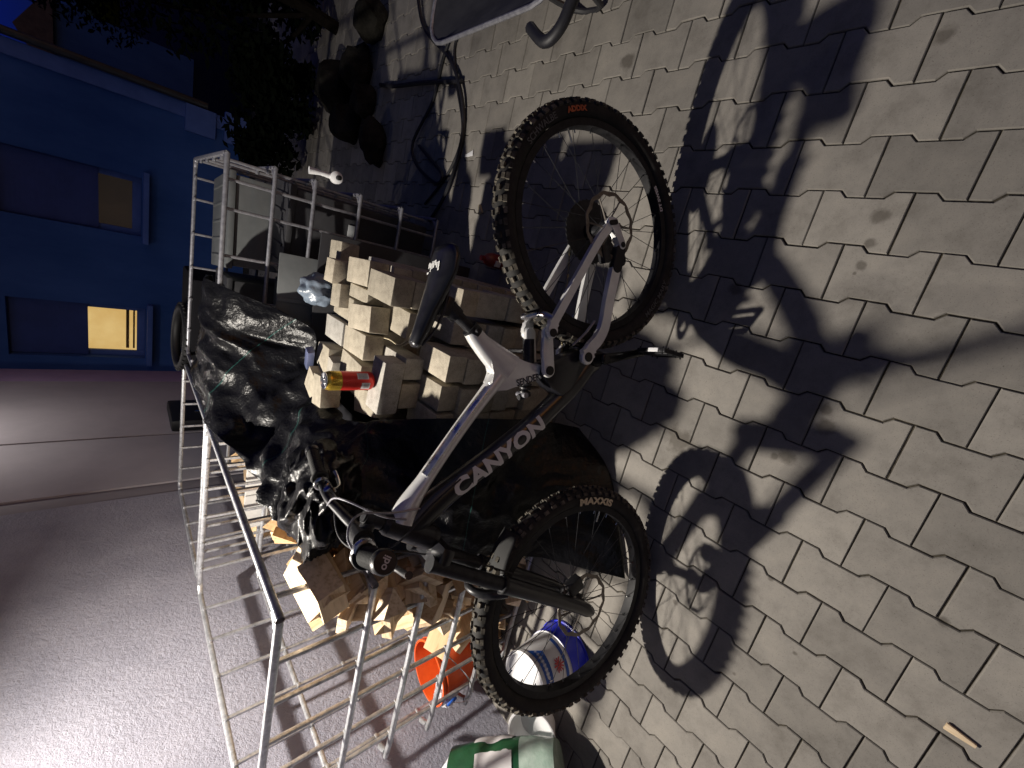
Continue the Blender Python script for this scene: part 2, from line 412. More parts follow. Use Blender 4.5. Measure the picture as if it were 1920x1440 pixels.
def emis(name, a, b, s, sc):
    m = mat(name, (0, 0, 0), 0.6)
    o = ramp(m, noise_node(m, sc, 3), [(0.3, a), (0.7, b)])
    Lk(m, o, BS(m).inputs['Emission Color']); BS(m).inputs['Emission Strength'].default_value = s
    return m
ROOM = emis('lit_room', (0.80, 0.50, 0.16), (0.95, 0.66, 0.26), 0.72, 2.5)
ROOM2 = emis('dim_room', (0.010, 0.008, 0.007), (0.017, 0.012, 0.009), 1.0, 2)
BULB = emis('lamp_diffuser', (1.0, 0.85, 0.65), (1.0, 0.9, 0.72), 6.0, 3)
GLASS = mat('window_glass', (1, 1, 1), 0.05); BS(GLASS).inputs['Transmission Weight'].default_value = 1.0; BS(GLASS).inputs['IOR'].default_value = 1.1

# ------------------------------------------------------------------ ground
mb = MB(); mb.quad((-400, -400, -0.034), (400, -400, -0.034), (400, 400, -0.034), (-400, 400, -0.034))
tag(mb.build('ground', SOIL), kind='structure')
mb = MB(); mb.quad((-2.35, -1.6, -0.0085), (5.2, -1.6, -0.0085), (5.2, 8.2, -0.0085), (-2.35, 8.2, -0.0085))
tag(mb.build('joint_bed', SAND), kind='structure')
half = [(0.1, 0.0780), (0.059, 0.0780), (0.042, 0.0610)]
outl = [(u, v) for u, v in half] + [(-u, v) for u, v in half[::-1]] + [(-u, -v) for u, v in half] + [(u, -v) for u, v in half[::-1]]
def inset(ol, d):
    n = len(ol); out = []
    for i in range(n):
        p0, p1, p2 = Vector(ol[i - 1]), Vector(ol[i]), Vector(ol[(i + 1) % n])
        e1 = (p1 - p0).normalized(); e2 = (p2 - p1).normalized()
        n1 = Vector((-e1.y, e1.x)); n2 = Vector((-e2.y, e2.x))
        b = (n1 + n2); b = b / max(b.dot(n1), 0.3)
        out.append(p1 + b * d)
    return out
o0 = inset(outl, 0.0017); o1 = inset(outl, 0.0040)
bm = bmesh.new()
rng = random.Random(3)
for r in range(-24, 23):
    x0 = -(r * 0.139) + 0.7767
    if not (-2.32 < x0 < 4.4): continue
    for cidx in range(-36, 12):
        cc = cidx + (0.5 if r % 2 else 0.0) + 0.5
        y0 = -cc * 0.2 + 0.7109
        if not (-1.5 < y0 < 7.6): continue
        rz = rng.uniform(-0.006, 0.006); dz = rng.uniform(-0.0012, 0.0012); tx = rng.uniform(-0.006, 0.006); ty = rng.uniform(-0.006, 0.006)
        dx = rng.uniform(-.0006, .0006); dy = rng.uniform(-.0006, .0006)
        cs, sn = math.cos(rz), math.sin(rz)
        def P(u, v, z):
            X, Y = v * cs - u * sn, v * sn + u * cs
            return (x0 + X + dx, y0 + Y + dy, z + dz + X * tx + Y * ty - 0.0015)
        top = [bm.verts.new(P(p.x, p.y, 0.0)) for p in o1]
        mid = [bm.verts.new(P(p.x, p.y, -0.0032)) for p in o0]
        bot = [bm.verts.new(P(p.x, p.y, -0.02)) for p in o0]
        n = len(top)
        bm.faces.new(top)
        for k in range(n):
            bm.faces.new((top[k], mid[k], mid[(k + 1) % n], top[(k + 1) % n]))
            bm.faces.new((mid[k], bot[k], bot[(k + 1) % n], mid[(k + 1) % n]))
pv = MB(); pv.bm.free(); pv.bm = bm
tag(pv.build('paving', PAVER, smooth=False), kind='structure')

# ------------------------------------------------------------------ plastered wall on the left and its pieces
wall = empty('plaster_wall', (-2.2, 2, 0), 'rough grey plastered wall behind the empty steel cage', 'wall')
def wpart(name, m, c, size, bev=0.004):
    b = MB(); b.box(Vector(c) - Vector((-2.2, 2, 0)), size, None, bev); return b.build(name, m, wall)
wpart('rough_plaster_face', WALL, (-2.35, 0.55, 1.75), (0.30, 6.1, 3.6), 0)
wpart('corner_strip', mat('shade_grey_render', (0.27, 0.25, 0.27), 0.85), (-2.362, 3.68, 1.75), (0.30, 0.155, 3.6))
wpart('smooth_panel', PANEL, (-2.35, 4.195, 1.75), (0.302, 0.87, 3.6))
wpart('smooth_panel', PANEL, (-2.35, 5.39, 1.75), (0.302, 1.47, 3.6))
wpart('joint_strip', mat('joint_filler', (0.12, 0.11, 0.12), 0.9), (-2.358, 4.643, 1.75), (0.30, 0.022, 3.6), 0)
wpart('light_tinted_end_strip', LILAC_LIGHT, (-2.352, 6.33, 1.75), (0.30, 0.40, 3.6))  # end strip wears the painted lilac light tone
# assumed wall lamp, out of view, that lights the yard
lampb = empty('assumed_wall_lamp', (-2.2, 1.53, 2.49), 'assumed small floodlight on an arm high on the plastered wall', 'lamp')
b = MB(); b.tube([(0, 0, 0), (0.4, 0, 0.06), (0.68, 0, -.02)], 0.012); b.box((0.01, 0, 0), (0.02, 0.10, 0.14), None, 0.004); b.build('arm', DGREY, lampb)
aim = Vector((0.26, -0.20, -0.94)).normalized()
mt = Matrix.Translation(LAMP - Vector((-2.2, 1.53, 2.49)) - aim * 0.012) @ (-aim).to_track_quat('Z', 'Y').to_matrix().to_4x4()
b = MB(); b.lathe([(0.02, 0.09), (0.045, 0.07), (0.05, 0.002), (0.046, 0.0), (0.045, 0.004)], 28, mt); b.build('lamp_housing', DGREY, lampb)
lamp2 = empty('assumed_wall_lamp', (-2.2, 4.75, 3.15), 'assumed small lamp on an arm high above the smooth wall panels', 'lamp')  # fixture of the assumed unseen lamp added for the far wall panels
b = MB(); b.tube([(0, 0, 0), (0.25, 0, 0.05), (0.48, 0, -.03)], 0.012); b.box((0.01, 0, 0), (0.02, 0.10, 0.14), None, 0.004); b.build('arm', DGREY, lamp2)
mt2 = Matrix.Translation(LAMP2 - Vector((-2.2, 4.75, 3.15)) + Vector((0, 0, .012)))
b = MB(); b.lathe([(0.02, 0.09), (0.05, 0.06), (0.06, 0.002), (0.056, 0.0), (0.055, 0.004)], 28, mt2); b.build('lamp_housing', DGREY, lamp2)
# black box on the far panel
bx = empty('wall_box', (-2.2, 4.95, 0.82), 'black box fixed low on the smooth wall panel beyond the cages', 'box')
b = MB(); b.box((0.06, 0, 0.12), (0.12, 0.56, 0.30), None, 0.03); b.build('housing', plast('black_box_plastic', (0.006, 0.006, 0.008), (0.012, 0.012, 0.014), 0.5, 9), bx)
b = MB(); b.lathe([(0.018, 0), (0.02, 0.006), (0.001, 0.008)], 16, Matrix.Translation((0.121, -0.06, 0.05)) @ Euler((0, R(90), 0)).to_matrix().to_4x4()); b.build('indicator', STEEL, bx)

# ------------------------------------------------------------------ house at the back
HY = 8.0
house = empty('house', (-1, HY, 0), 'plastered house tinted dusk-blue at the back with two shuttered windows', 'house')
def hpart(name, m, c, size, bev=0.0, parent=None):
    b = MB(); b.box(Vector(c) - Vector((-1, HY, 0)), size, None, bev); o = b.build(name, m, parent or house); return o
wins = [(-2.50, -1.74, 1.16, 2.48), (-0.72, 0.05, 1.22, 2.50)]
# front wall with two openings, built as blocks butted end to end
xs = [-6.0, wins[0][0], wins[0][1], wins[1][0], wins[1][1], 1.12]
b = MB()
o_ = Vector((-1, HY, 0))
def wb(x0, x1, z0, z1): b.box(Vector(((x0 + x1) / 2, HY + 0.15, (z0 + z1) / 2)) - o_, (x1 - x0, 0.30, z1 - z0))
wb(xs[0], xs[1], -0.1, 5.6); wb(xs[2], xs[3], -0.1, 5.6); wb(xs[4], xs[5], -0.1, 5.6)
for (x0, x1, z0, z1) in wins: wb(x0, x1, -0.1, z0); wb(x0, x1, z1, 5.6)
b.box(Vector((0.97, HY + 3.3, 2.75)) - o_, (0.30, 6.0, 5.7)); b.box(Vector((-2.6, HY + 6.3, 2.75)) - o_, (6.8, 0.3, 5.7))
b.build('wall', HOUSE, house)
b = MB(); b.prism([(-6.4, 5.6), (1.5, 5.6), (1.5, 5.75), (-2.4, 8.3), (-6.4, 5.9)], -0.4, 6.9, 0, lambda p: p + Vector((1, 0, 0))); b.build('roof', ROOF, house)
hpart('corner_pilaster', HTRIM, (1.06, HY - 0.02, 2.75), (0.17, 0.04, 5.7), 0.006)
b = MB(); b.tube([Vector((1.20, HY - 0.06, z)) - o_ for z in (5.5, 2.6, 0.55)], 0.045, 12, 1); b.build('drain_pipe', DGREY, house)
hpart('plinth_block', HTRIM, (0.98, HY - 0.05, 0.62), (0.34, 0.09, 0.34), 0.01)
hpart('plinth_block', HTRIM, (1.02, HY - 0.055, 0.20), (0.40, 0.10, 0.30), 0.01)
for k, (x0, x1, z0, z1) in enumerate(wins):
    xm = (x0 + x1) / 2; wd = x1 - x0
    pz = z0 + (0.60 if k == 0 else 0.42); 
    fr_ = MB()
    y = HY + 0.17 - HY
    for (cx, cz, sx_, sz) in ((x0 + .035, (z0 + z1) / 2, .07, z1 - z0), (x1 - .035, (z0 + z1) / 2, .07, z1 - z0), (xm, z0 + .045, wd - .14, .09), (xm, z1 - .03, wd - .14, .06)):
        fr_.box((cx + 1, y, cz), (sx_, .06, sz), None, .004)
    f = fr_.build('window', HTRIM, house)
    p = MB(); p.box((xm + 1, y + 0.02, (z0 + pz) / 2 + .03), (wd - .14, .008, pz - z0 - .05)); p.build('pane', GLASS, f)
    p = MB(); p.box((xm + 1, y + 0.13, (z0 + pz) / 2 + .04), (wd + .2, .01, pz - z0 + .3)); p.build('room_behind', ROOM if k == 0 else ROOM2, f)
    if k == 0:
        p = MB()
        for zz in (0.10, 0.17): p.box((xm + 1, y + 0.09, z0 + zz + .02), (wd - .16, .01, .022 if zz < .15 else .035))
        p.build('blind_slats', plast('blind_wood', (0.20, 0.10, 0.03), (0.28, 0.15, 0.05), 0.6), f)
    p = MB(); p.box((xm + 1, y - 0.06, (pz + z1) / 2), (wd - .02, .03, z1 - pz)); p.build('roller_shutter', SHUT, f)
    p = MB(); p.box((xm + 1, -0.03, z0 - .045), (wd + .16, .24, .06), None, .006); p.build('sill', HTRIM, f)

# neighbouring house beyond, barely visible
nb_ = empty('far_house', (2.6, 16, 0), 'dark far house seen beyond the corner of the dusk-blue house', 'house')
b = MB(); b.box((0, 2, 1.2), (1.6, 4, 2.6)); b.build('wall', HOUSE, nb_)
b = MB(); b.prism([(-1.0, 2.5), (1.0, 2.5), (0, 3.1)], -0.2, 4.2); b.build('roof', ROOF, nb_)

# ------------------------------------------------------------------ dark shrubs and trees behind the yard on the right
def shrub(name, x, y, h, w_, seed, label, n=5200, cat='shrub', trunk=True, tall=False):
    rg = random.Random(seed)
    root = empty(name, (x, y, 0), label, cat, 'dark evergreens behind the yard')
    cl_ = []
    for _ in range(16):
        a = rg.uniform(0, 6.283); q = rg.random() ** 0.5 * w_ * 0.75
        cl_.append((Vector((q * math.cos(a), q * math.sin(a) * 0.8, rg.uniform(0.12 if not tall else 0.3, 0.92) * h)), rg.uniform(.22, .42) * w_))
    b = MB()
    for _ in range(n):
        c0, rad = rg.choice(cl_)
        d = Vector((rg.gauss(0, 1), rg.gauss(0, 1), rg.gauss(0, 1))).normalized() * rad * rg.uniform(.5, 1.1)
        p = c0 + d
        if p.z < 0.03: p.z = 0.03 + rg.random() * .1
        u = Vector((rg.gauss(0, 1), rg.gauss(0, 1), rg.gauss(0, .6))).normalized(); v = u.orthogonal().normalized()
        L_ = rg.uniform(.03, .06); W_ = L_ * .42
        b.quad(p - u * L_, p + v * W_, p + u * L_, p - v * W_)
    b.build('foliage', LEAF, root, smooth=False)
    b = MB()
    b.tube([(0, 0, -.05), (0.03, 0, h * .35), (0, .04, h * .7)], [.06, .045, .02], 8)
    for c0, rad in cl_[:8]: b.tube([(0, 0, h * .12), tuple(c0 * .55 + Vector((0, 0, .05))), tuple(c0)], [.025, .016, .006], 6)
    b.build('trunk', BARK, root)
    return root
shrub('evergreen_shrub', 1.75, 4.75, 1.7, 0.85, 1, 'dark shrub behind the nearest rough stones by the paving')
shrub('evergreen_shrub', 0.95, 5.2, 0.75, 0.55, 2, 'lowest dark shrub close to the corner of the dusk-blue house', 3800)
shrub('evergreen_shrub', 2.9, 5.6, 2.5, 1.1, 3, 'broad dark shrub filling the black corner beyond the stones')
shrub('evergreen_tree', 2.75, 9.5, 2.95, 1.2, 4, 'dark tree crown standing beyond the corner of the dusk-blue house', 6000, 'tree', tall=True)
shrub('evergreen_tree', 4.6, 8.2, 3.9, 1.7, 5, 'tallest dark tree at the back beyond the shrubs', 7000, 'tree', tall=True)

# ------------------------------------------------------------------ rough stones and hoses
def stone(x, y, r, seed, label):
    rg = random.Random(seed)
    b = MB(); g_ = bmesh.ops.create_icosphere(b.bm, subdivisions=3, radius=1.0)
    sc = Vector((r * rg.uniform(.8, 1.3), r * rg.uniform(.7, 1.1), r * rg.uniform(.55, .85)))
    for v in g_['verts']:
        d = v.co.normalized(); k = 1 + 0.35 * noise.noise(d * 1.6 + Vector((seed * 3.1, 0, 0))) + .12 * noise.noise(d * 5 + Vector((seed, 2, 1)))
        q = d * k
        for ax_ in (Vector((1, .3, .2)), Vector((-.6, .7, .3)), Vector((.1, -.9, .4)), Vector((.2, .1, 1))):
            ax_ = ax_.normalized(); t_ = q.dot(ax_)
            if t_ > .78: q -= ax_ * (t_ - .78) * .85
        v.co = Vector((q.x * sc.x, q.y * sc.y, q.z * sc.z))
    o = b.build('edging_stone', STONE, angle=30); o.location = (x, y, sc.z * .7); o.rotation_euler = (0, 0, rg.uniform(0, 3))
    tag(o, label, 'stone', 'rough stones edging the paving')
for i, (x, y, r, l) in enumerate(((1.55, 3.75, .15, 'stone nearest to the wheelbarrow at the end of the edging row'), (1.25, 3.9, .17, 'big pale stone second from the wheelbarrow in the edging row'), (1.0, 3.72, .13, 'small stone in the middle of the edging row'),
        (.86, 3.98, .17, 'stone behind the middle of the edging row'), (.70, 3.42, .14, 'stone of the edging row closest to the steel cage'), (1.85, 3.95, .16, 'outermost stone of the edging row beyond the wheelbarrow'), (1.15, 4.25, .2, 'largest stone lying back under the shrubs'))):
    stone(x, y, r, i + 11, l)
def hose(pts, r, label, z=None):
    b = MB(); b.tube([(x, y, (z or r) + .002 + (0.012 if i % 3 == 1 else 0)) for i, (x, y) in enumerate(pts)], r, 8, 8)
    tag(b.build('hose', HOSE), label, 'hose', 'black hoses on the paving')
hose([(1.9, 3.3), (1.57, 3.12), (1.36, 2.97), (1.14, 2.61), (.94, 2.40), (.74, 2.31), (.56, 2.31), (.35, 2.36), (.2, 2.5)], .011, 'black hose curving along the edge of the lit paving')
hose([(1.6, 2.5), (1.33, 2.58), (1.15, 2.68), (.92, 2.72), (.68, 2.87), (.54, 2.79), (.43, 2.51), (.475, 2.43), (.57, 2.62), (.66, 2.8)], .010, 'black hose ending in an open loop on the dark paving')
hose([(1.55, 2.3), (1.31, 2.48), (1.19, 2.57), (.98, 2.47), (.71, 2.30), (.5, 2.38), (.3, 2.6)], .008, 'thin black hose crossing over the other hoses')
hose([(1.12, 3.55), (1.07, 3.29), (1.04, 2.86), (.986, 2.414)], .014, 'short straight black hose lying across the others')

# ------------------------------------------------------------------ steel cages
def rect_path(x0, y0, x1, y1, z, r=0.075, n=5, dent=0):
    pts = []
    for (cx, cy, a0) in ((x1 - r, y0 + r, -90), (x1 - r, y1 - r, 0), (x0 + r, y1 - r, 90), (x0 + r, y0 + r, 180)):
        for k in range(n + 1):
            a = R(a0 + 90 * k / n); pts.append((cx + r * math.cos(a), cy + r * math.sin(a), z))
    return pts
def cage(name, x0, y0, x1, y1, zs, label, vx, vy, cut=False, m=GALV, rot=0, k=1.0):
    cx, cy = (x0 + x1) / 2, (y0 + y1) / 2
    root = empty(name, (cx, cy, 0), label, 'wire cage', 'galvanised tank cages'); root.rotation_euler = (0, 0, rot)
    sh = lambda p: Vector(p) - Vector((cx, cy, 0))
    for i, z in enumerate(zs):
        b = MB()
        r = k * (0.0125 if i == len(zs) - 1 else 0.011)
        if cut and 0 < i < len(zs) - 2:
            P = rect_path(x0, y0, x1, y1, z)
            # ring sawn open at the front left corner, its end still bent like a hook
            P = [(x0 + .075 - .062, y0 + .06, z), (x0 + .085 - .045, y0 + .018, z), (x0 + .10, y0, z)] + P[:18]
            b.tube([sh(p) for p in P], r, 10, 2, pw=2.6)
        else: b.tube([sh(p) for p in rect_path(x0, y0, x1, y1, z)], r, 10, 2, closed=True, pw=2.6)
        b.build('ring_bar', m, root)
    def vbar(x, y):
        b = MB(); b.tube([sh((x, y, zs[0] - .012)), sh((x, y, zs[-1] - .004))], .0085 * k, 8, 1, pw=2.6)
        for z in zs: b.box(sh((x, y, z)), (.022, .022, .012), None, .003)
        b.build('upright_bar', m, root)
    o = .015
    for x in vx: vbar(x, y0 + o); vbar(x, y1 - o)
    for y in vy: vbar(x0 + o, y); vbar(x1 - o, y)
    return root
ZS = (0.03, 0.21, 0.43, 0.635, 0.845, 1.13)
cage('steel_cage', -2.085, 1.0, -1.075, 2.33, ZS, 'open steel cage half full of firewood beside the front wheel', (-1.94, -1.77, -1.60, -1.43, -1.26), (1.10, 1.30, 1.50, 1.72, 1.94, 2.16), cut=True)
cage('steel_cage', -2.06, 2.40, -1.08, 3.42, ZS, 'second steel cage full of firewood behind the one by the wall', (-1.9, -1.73, -1.56, -1.39, -1.22), (2.52, 2.72, 2.92, 3.12, 3.3))
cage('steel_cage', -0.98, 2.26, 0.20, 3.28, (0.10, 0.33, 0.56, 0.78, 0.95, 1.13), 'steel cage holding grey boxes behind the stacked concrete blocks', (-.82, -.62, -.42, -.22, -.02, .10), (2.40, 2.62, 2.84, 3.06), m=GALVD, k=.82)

# ------------------------------------------------------------------ firewood offcuts
def wood_piece(kind, rg):
    b = MB()
    if kind == 0:   # board end
        s = (rg.uniform(.14, .28), rg.uniform(.07, .12), rg.uniform(.022, .04)); b.box((0, 0, 0), s, None, .0015)
    elif kind == 1:  # split wedge
        l = rg.uniform(.16, .28); a = rg.uniform(.07, .11)
        pts = [(-l / 2, -a / 2, -a * .45), (-l / 2, a / 2, -a * .35), (-l / 2, 0.0, a * .5)]
        va = [b.bm.verts.new(p) for p in pts]; vb = [b.bm.verts.new((p[0] + l, p[1] * rg.uniform(.8, 1.1), p[2] * rg.uniform(.8, 1.1))) for p in pts]
        b.bm.faces.new(va); b.bm.faces.new(vb[::-1])
        for k in range(3): b.bm.faces.new((va[k], vb[k], vb[(k + 1) % 3], va[(k + 1) % 3]))
    elif kind == 2:  # batten
        b.box((0, 0, 0), (rg.uniform(.2, .34), rg.uniform(.03, .05), rg.uniform(.022, .036)), None, .0015)
    else:            # beam end with a slanted cut
        l = rg.uniform(.12, .2); a = rg.uniform(.09, .13); c_ = rg.uniform(.06, .1); t_ = rg.uniform(-.05, .05)
        b.box((0, 0, 0), (l, a, c_), None, .002)
        for v in b.bm.verts:
            if v.co.x > 0: v.co.x += t_ * v.co.y / a * 1.6
    return b
def wood_at(p, rot, kind, rg, label, group):
    o = wood_piece(kind, rg).build('firewood_offcut', WOOD, smooth=False)
    o.location = p; o.rotation_euler = rot
    tag(o, label, 'firewood', group)
rg = random.Random(21)
# heap in the near cage: high along the tarp side, running out towards the wall
def heap(x, y):
    t_ = (-1.10 - x) / 0.72
    if t_ > 1: return 0
    h = 0.99 * (1 - max(t_, 0) ** 1.35)
    if y > 1.85: h *= max(0.0, 1 - (y - 1.85) / .5)
    return h
n = 0
while n < 205:
    x = rg.uniform(-1.82, -1.11); y = rg.uniform(1.06, 2.15)
    h = heap(x, y)
    if h < 0.05 and rg.random() > .08: continue
    z = max(0.02, h - abs(rg.gauss(0, .05)) - (.09 if n < 80 else 0))
    wood_at((x, y, z), (rg.uniform(-.9, .9), rg.uniform(-.8, .8), rg.uniform(0, 6.28)), rg.choice((0, 0, 1, 1, 2, 3, 3)), rg, 'sawn offcut of pale pine in the heap filling the nearest cage', 'firewood heaped in the nearest cage')
    n += 1
# filling below the visible pieces of the heap: layers of offcuts seen through the bars at the front
for k in range(46):
    z = rg.uniform(.03, .8); xm = -1.12 - .5 * (1 - z / .9)
    wood_at((rg.uniform(xm, -1.11), rg.uniform(1.04, 1.16), z), (rg.uniform(-.6, .6), rg.uniform(-.6, .6), rg.uniform(0, 6.28)), rg.choice((0, 1, 1, 3)), rg, 'sawn offcut of pale pine in the heap filling the nearest cage', 'firewood heaped in the nearest cage')
for k in range(88):
    x = rg.uniform(-1.98, -1.16); y = rg.uniform(2.5, 3.34)
    z = .86 - .12 * abs(rg.gauss(0, 1)) + .10 * math.sin(x * 5) + (.08 if x > -1.6 else -.05)
    wood_at((x, y, z), (rg.uniform(-.8, .8), rg.uniform(-.7, .7), rg.uniform(0, 6.28)), rg.choice((0, 0, 1, 2, 3, 3)), rg, 'sawn offcut of pale pine on the load of the rear cage', 'firewood filling the rear cage')
b = MB(); b.box((-1.57, 2.91, .36), (.86, .86, .70), None, .01)
tag(b.build('firewood_load', WOOD, smooth=False), 'packed lower part of the firewood load inside the rear cage', 'firewood')
# grey board standing between the two cages
b = MB(); b.box((-1.55, 2.365, .52), (.42, .014, .84), None, .002)
for xx in (-1.73, -1.55, -1.38): b.box((xx, 2.352, .52), (.03, .012, .84), None, .003)
tag(b.build('ribbed_board', BOARD), 'pale grey ribbed board standing between the two firewood cages', 'board')

# ------------------------------------------------------------------ stack of concrete blocks
rb2 = random.Random(8)
def block(x0, y0, lay, along='y', rz=0.0, size=(.2, .1, .08), label='', z=None, up=False):
    L_, W_, H_ = size
    b = MB(); b.box((0, 0, 0), (L_ - .003, W_ - .003, H_ - .002), None, .0045)
    sd_ = Vector((rb2.uniform(0, 50), rb2.uniform(0, 50), rb2.uniform(0, 50)))
    for v in b.bm.verts: v.co -= v.co.normalized() * max(0, noise.noise(v.co * 14 + sd_)) * .0075
    o = b.build('concrete_block', BLOCK)
    if up: o.rotation_euler = (0, R(90), R(90) + rz); c_ = (x0 + H_ / 2 if False else x0 + W_ / 2, y0 + H_ / 2, 0)
    if along == 'x': cx, cy, rr = x0 + L_ / 2, y0 + W_ / 2, rz
    else: cx, cy, rr = x0 + W_ / 2, y0 + L_ / 2, rz + R(90)
    zz = lay * .08 + H_ / 2 if z is None else z
    if not up: o.rotation_euler = (0, 0, rr)
    o.location = (cx, cy, zz)
    tag(o, label, 'concrete block', 'stacked concrete blocks')
    return o
ORD = ['bottom', 'second', 'third', 'fourth', 'fifth', 'sixth', 'seventh', 'eighth', 'ninth', 'tenth']
rb = random.Random(5)
j = lambda a=.004: rb.uniform(-a, a)
# front half that juts out towards the bicycle: headers, eight layers
for k in range(8):
    xs_ = [-.735, -.63, -.525, -.415]
    for i, x in enumerate(xs_):
        if k == 7 and i == 0: continue
        block(x + j(.006), 1.115 + j(.012) + (0.012 if k % 2 else 0), k, 'y', j(.02), label=f'beige concrete block, {ORD[k]} layer up, {["fourth","third","second","first"][i]} from the saddle in the jutting front')
    # right part of the front, set back
    if k < 7:
        for i, x in enumerate((-.305, -.19)):
            if k in (4, 5) and i == 1: continue
            block(x + j(.004), 1.245 + j(.01) + (.02 if k < 3 else 0), k, 'y', j(.02), label=f'beige concrete block, {ORD[k]} layer up, {["inner","outer"][i]} of the pair at the set-back stack end')
o = block(-.187, 1.245, 4, 'y', label='beige concrete block standing on end at the near corner of the stack, behind the saddle', z=.42)
o.rotation_euler = (0, R(90), R(90)); o.location = (-.137, 1.287, .42)
# second row of the stack, behind the front, eight layers
for k in range(9):
    for i, x in enumerate((-.73, -.52, -.30)):
        if k == 8 and i < 1: continue
        block(x + j(.005) + (.025 if i == 2 else 0), 1.47 + j(.008), k, 'x', j(.015), (.2, .2, .08) if k < 8 else (.2, .1, .08), label=f'beige concrete block, {ORD[k]} layer up, {["far","centre","saddle-side"][i]} block of the middle row')
    for i, y in enumerate((1.47, 1.69)):
        if k == 8 and i == 1: continue
        block(-.172 + j(.003), y + j(.006), k, 'y', j(.012), label=f'beige concrete block, {ORD[k]} layer up, {["front","back"][i]} one on the rear-wheel side')
    for i, x in enumerate((-.73, -.52, -.30)):
        if k == 8: continue
        block(x + j(.005), 1.69 + j(.008), k, 'x', j(.015), (.2, .2, .08), label=f'beige concrete block, {ORD[k]} layer up, {["far","centre","saddle-side"][i]} block of the rear row')
# top pieces
block(-.582, 1.265, 9, 'x', R(-2), label='long beige block lying crosswise right under the red can', z=.76)
block(-.455, 1.275, 8, 'y', R(1), (.2, .085, .08), label='narrow block under the saddle-side end of the crosswise block', z=.676)
block(-.565, 1.275, 8, 'y', R(-1), (.2, .1, .08), label='block under the far end of the crosswise block', z=.676)
block(-.44, 1.445, 9, 'y', R(2), label='pale block on top of the stack pointing from the tarp side to the saddle', z=.76 + .0)
block(-.338, 1.43, 9, 'y', R(8), label='pale block on top of the stack, slightly turned, next to the saddle-side gap', z=.76)
block(-.196, 1.295, 9, 'y', R(-1), label='upper block of the pair at the near saddle-side top corner of the stack', z=.76)
block(-.198, 1.295, 8, 'y', R(0), label='lower block of the pair at the near saddle-side top corner of the stack', z=.68)
block(-.175, 1.50, 9, 'y', R(3), label='pale block on top of the stack along its outer edge', z=.76)
block(-.305, 1.30, 8, 'y', R(-2), label='block beside the near top corner pair, half in the shadow of its neighbour', z=.68)
block(-.205, 1.735, 9, 'y', 0, (.1, .1, .08), label='half block sitting on the stack, the nearer of the two small cubes', z=.80)
block(-.295, 1.69, 9, 'y', R(5), (.1, .1, .08), label='half block sitting on the stack, the farther of the two small cubes', z=.78)
block(-.135, 1.79, 9, 'y', R(2), (.13, .1, .08), label='short block at the rear outer top corner of the stack', z=.76)
block(-.68, 1.565, 9, 'x', R(8), (.13, .1, .08), label='grey-white short block beside the red can at the tarp edge', z=.85)
block(-.73, 1.66, 9, 'y', R(-20), (.22, .11, .08), label='turned block at the tarp edge behind the red can', z=.81)
block(-.60, 1.70, 9, 'y', R(-12), (.2, .1, .08), label='turned block at the back of the stack top next to the blue bar', z=.77)
block(-.66, 1.36, 9, 'y', R(14), (.2, .1, .08), label='slanted block in front of the grey-white short block under the tarp edge', z=.72)
block(-.548, 1.445, 9, 'y', R(-4), label='pale block on top of the stack, just behind the crosswise block under the can', z=.76)
block(-.445, 1.66, 9, 'y', R(1), label='pale block at the rear of the stack top behind the pointing block', z=.76)
block(-.338, 1.645, 9, 'y', R(-2), (.2, .1, .08), label='pale block at the rear of the stack top beside the two half cubes', z=.74)
block(-.235, 1.51, 9, 'y', R(0), (.18, .055, .08), label='narrow grey block wedged on top between two pale blocks near the outer edge', z=.745)
# blue bar and can and cord
b = MB(); b.box((0, 0, 0), (.13, .036, .03), None, .004); o = b.build('metal_bar', BLUEG); o.location = (-.56, 1.87, .845); o.rotation_euler = (.1, R(-12), R(-38))
tag(o, 'short blue-grey metal bar lying on the blocks behind the can', 'metal bar')
b = MB(); b.box((-.58, 1.80, .77), (.2, .1, .08), None, .004); tag(b.build('concrete_block', BLOCK), 'block supporting the short blue-grey bar', 'concrete block', 'stacked concrete blocks')
can = empty('drink_can', (-.475, 1.335, .803), 'red and gold half-litre drink can standing on the blocks', 'can')
b = MB(); b.lathe([(.024, 0), (.031, .006), (.033, .014), (.033, .118)], 40); b.build('red_body', REDC, can)
b = MB(); b.lathe([(.0331, .116), (.0331, .148), (.031, .156), (.0275, .163)], 40, cap=False); b.build('gold_band', GOLDC, can)
b = MB(); b.lathe([(.0275, .1625), (.0285, .166), (.027, .168), (.0255, .162), (.001, .1615)], 40); b.box((.004, 0, .163), (.02, .012, .002), None, .0008); b.build('can_lid', CANTOP, can)
def can_patch(name, a0, a1, z0, z1, m, rad=.0333):
    b = MB(); k = 8
    lo_ = [b.bm.verts.new((rad * math.cos(R(a0 + (a1 - a0) * i / k)), rad * math.sin(R(a0 + (a1 - a0) * i / k)), z0)) for i in range(k + 1)]
    hi_ = [b.bm.verts.new((rad * math.cos(R(a0 + (a1 - a0) * i / k)), rad * math.sin(R(a0 + (a1 - a0) * i / k)), z1)) for i in range(k + 1)]
    for i in range(k): b.bm.faces.new((lo_[i], lo_[i + 1], hi_[i + 1], hi_[i]))
    return b.build(name, m, can)
l1 = can_patch('print_panel', -128, -84, .02, .05, PAPER); l2 = can_patch('print_panel', -62, -20, .025, .065, PAPER)
b = MB()
for i in range(13):
    a = -118 + i * 2.4 
    if i % 3 == 2: continue
    p0 = (.0335 * math.cos(R(a)), .0335 * math.sin(R(a)), .023); p1 = (.0335 * math.cos(R(a + 1.3)), .0335 * math.sin(R(a + 1.3)), .023)
    b.quad(p0, p1, (p1[0], p1[1], .042), (p0[0], p0[1], .042))
b.build('bar_marks', DARKP, can)
b = MB()
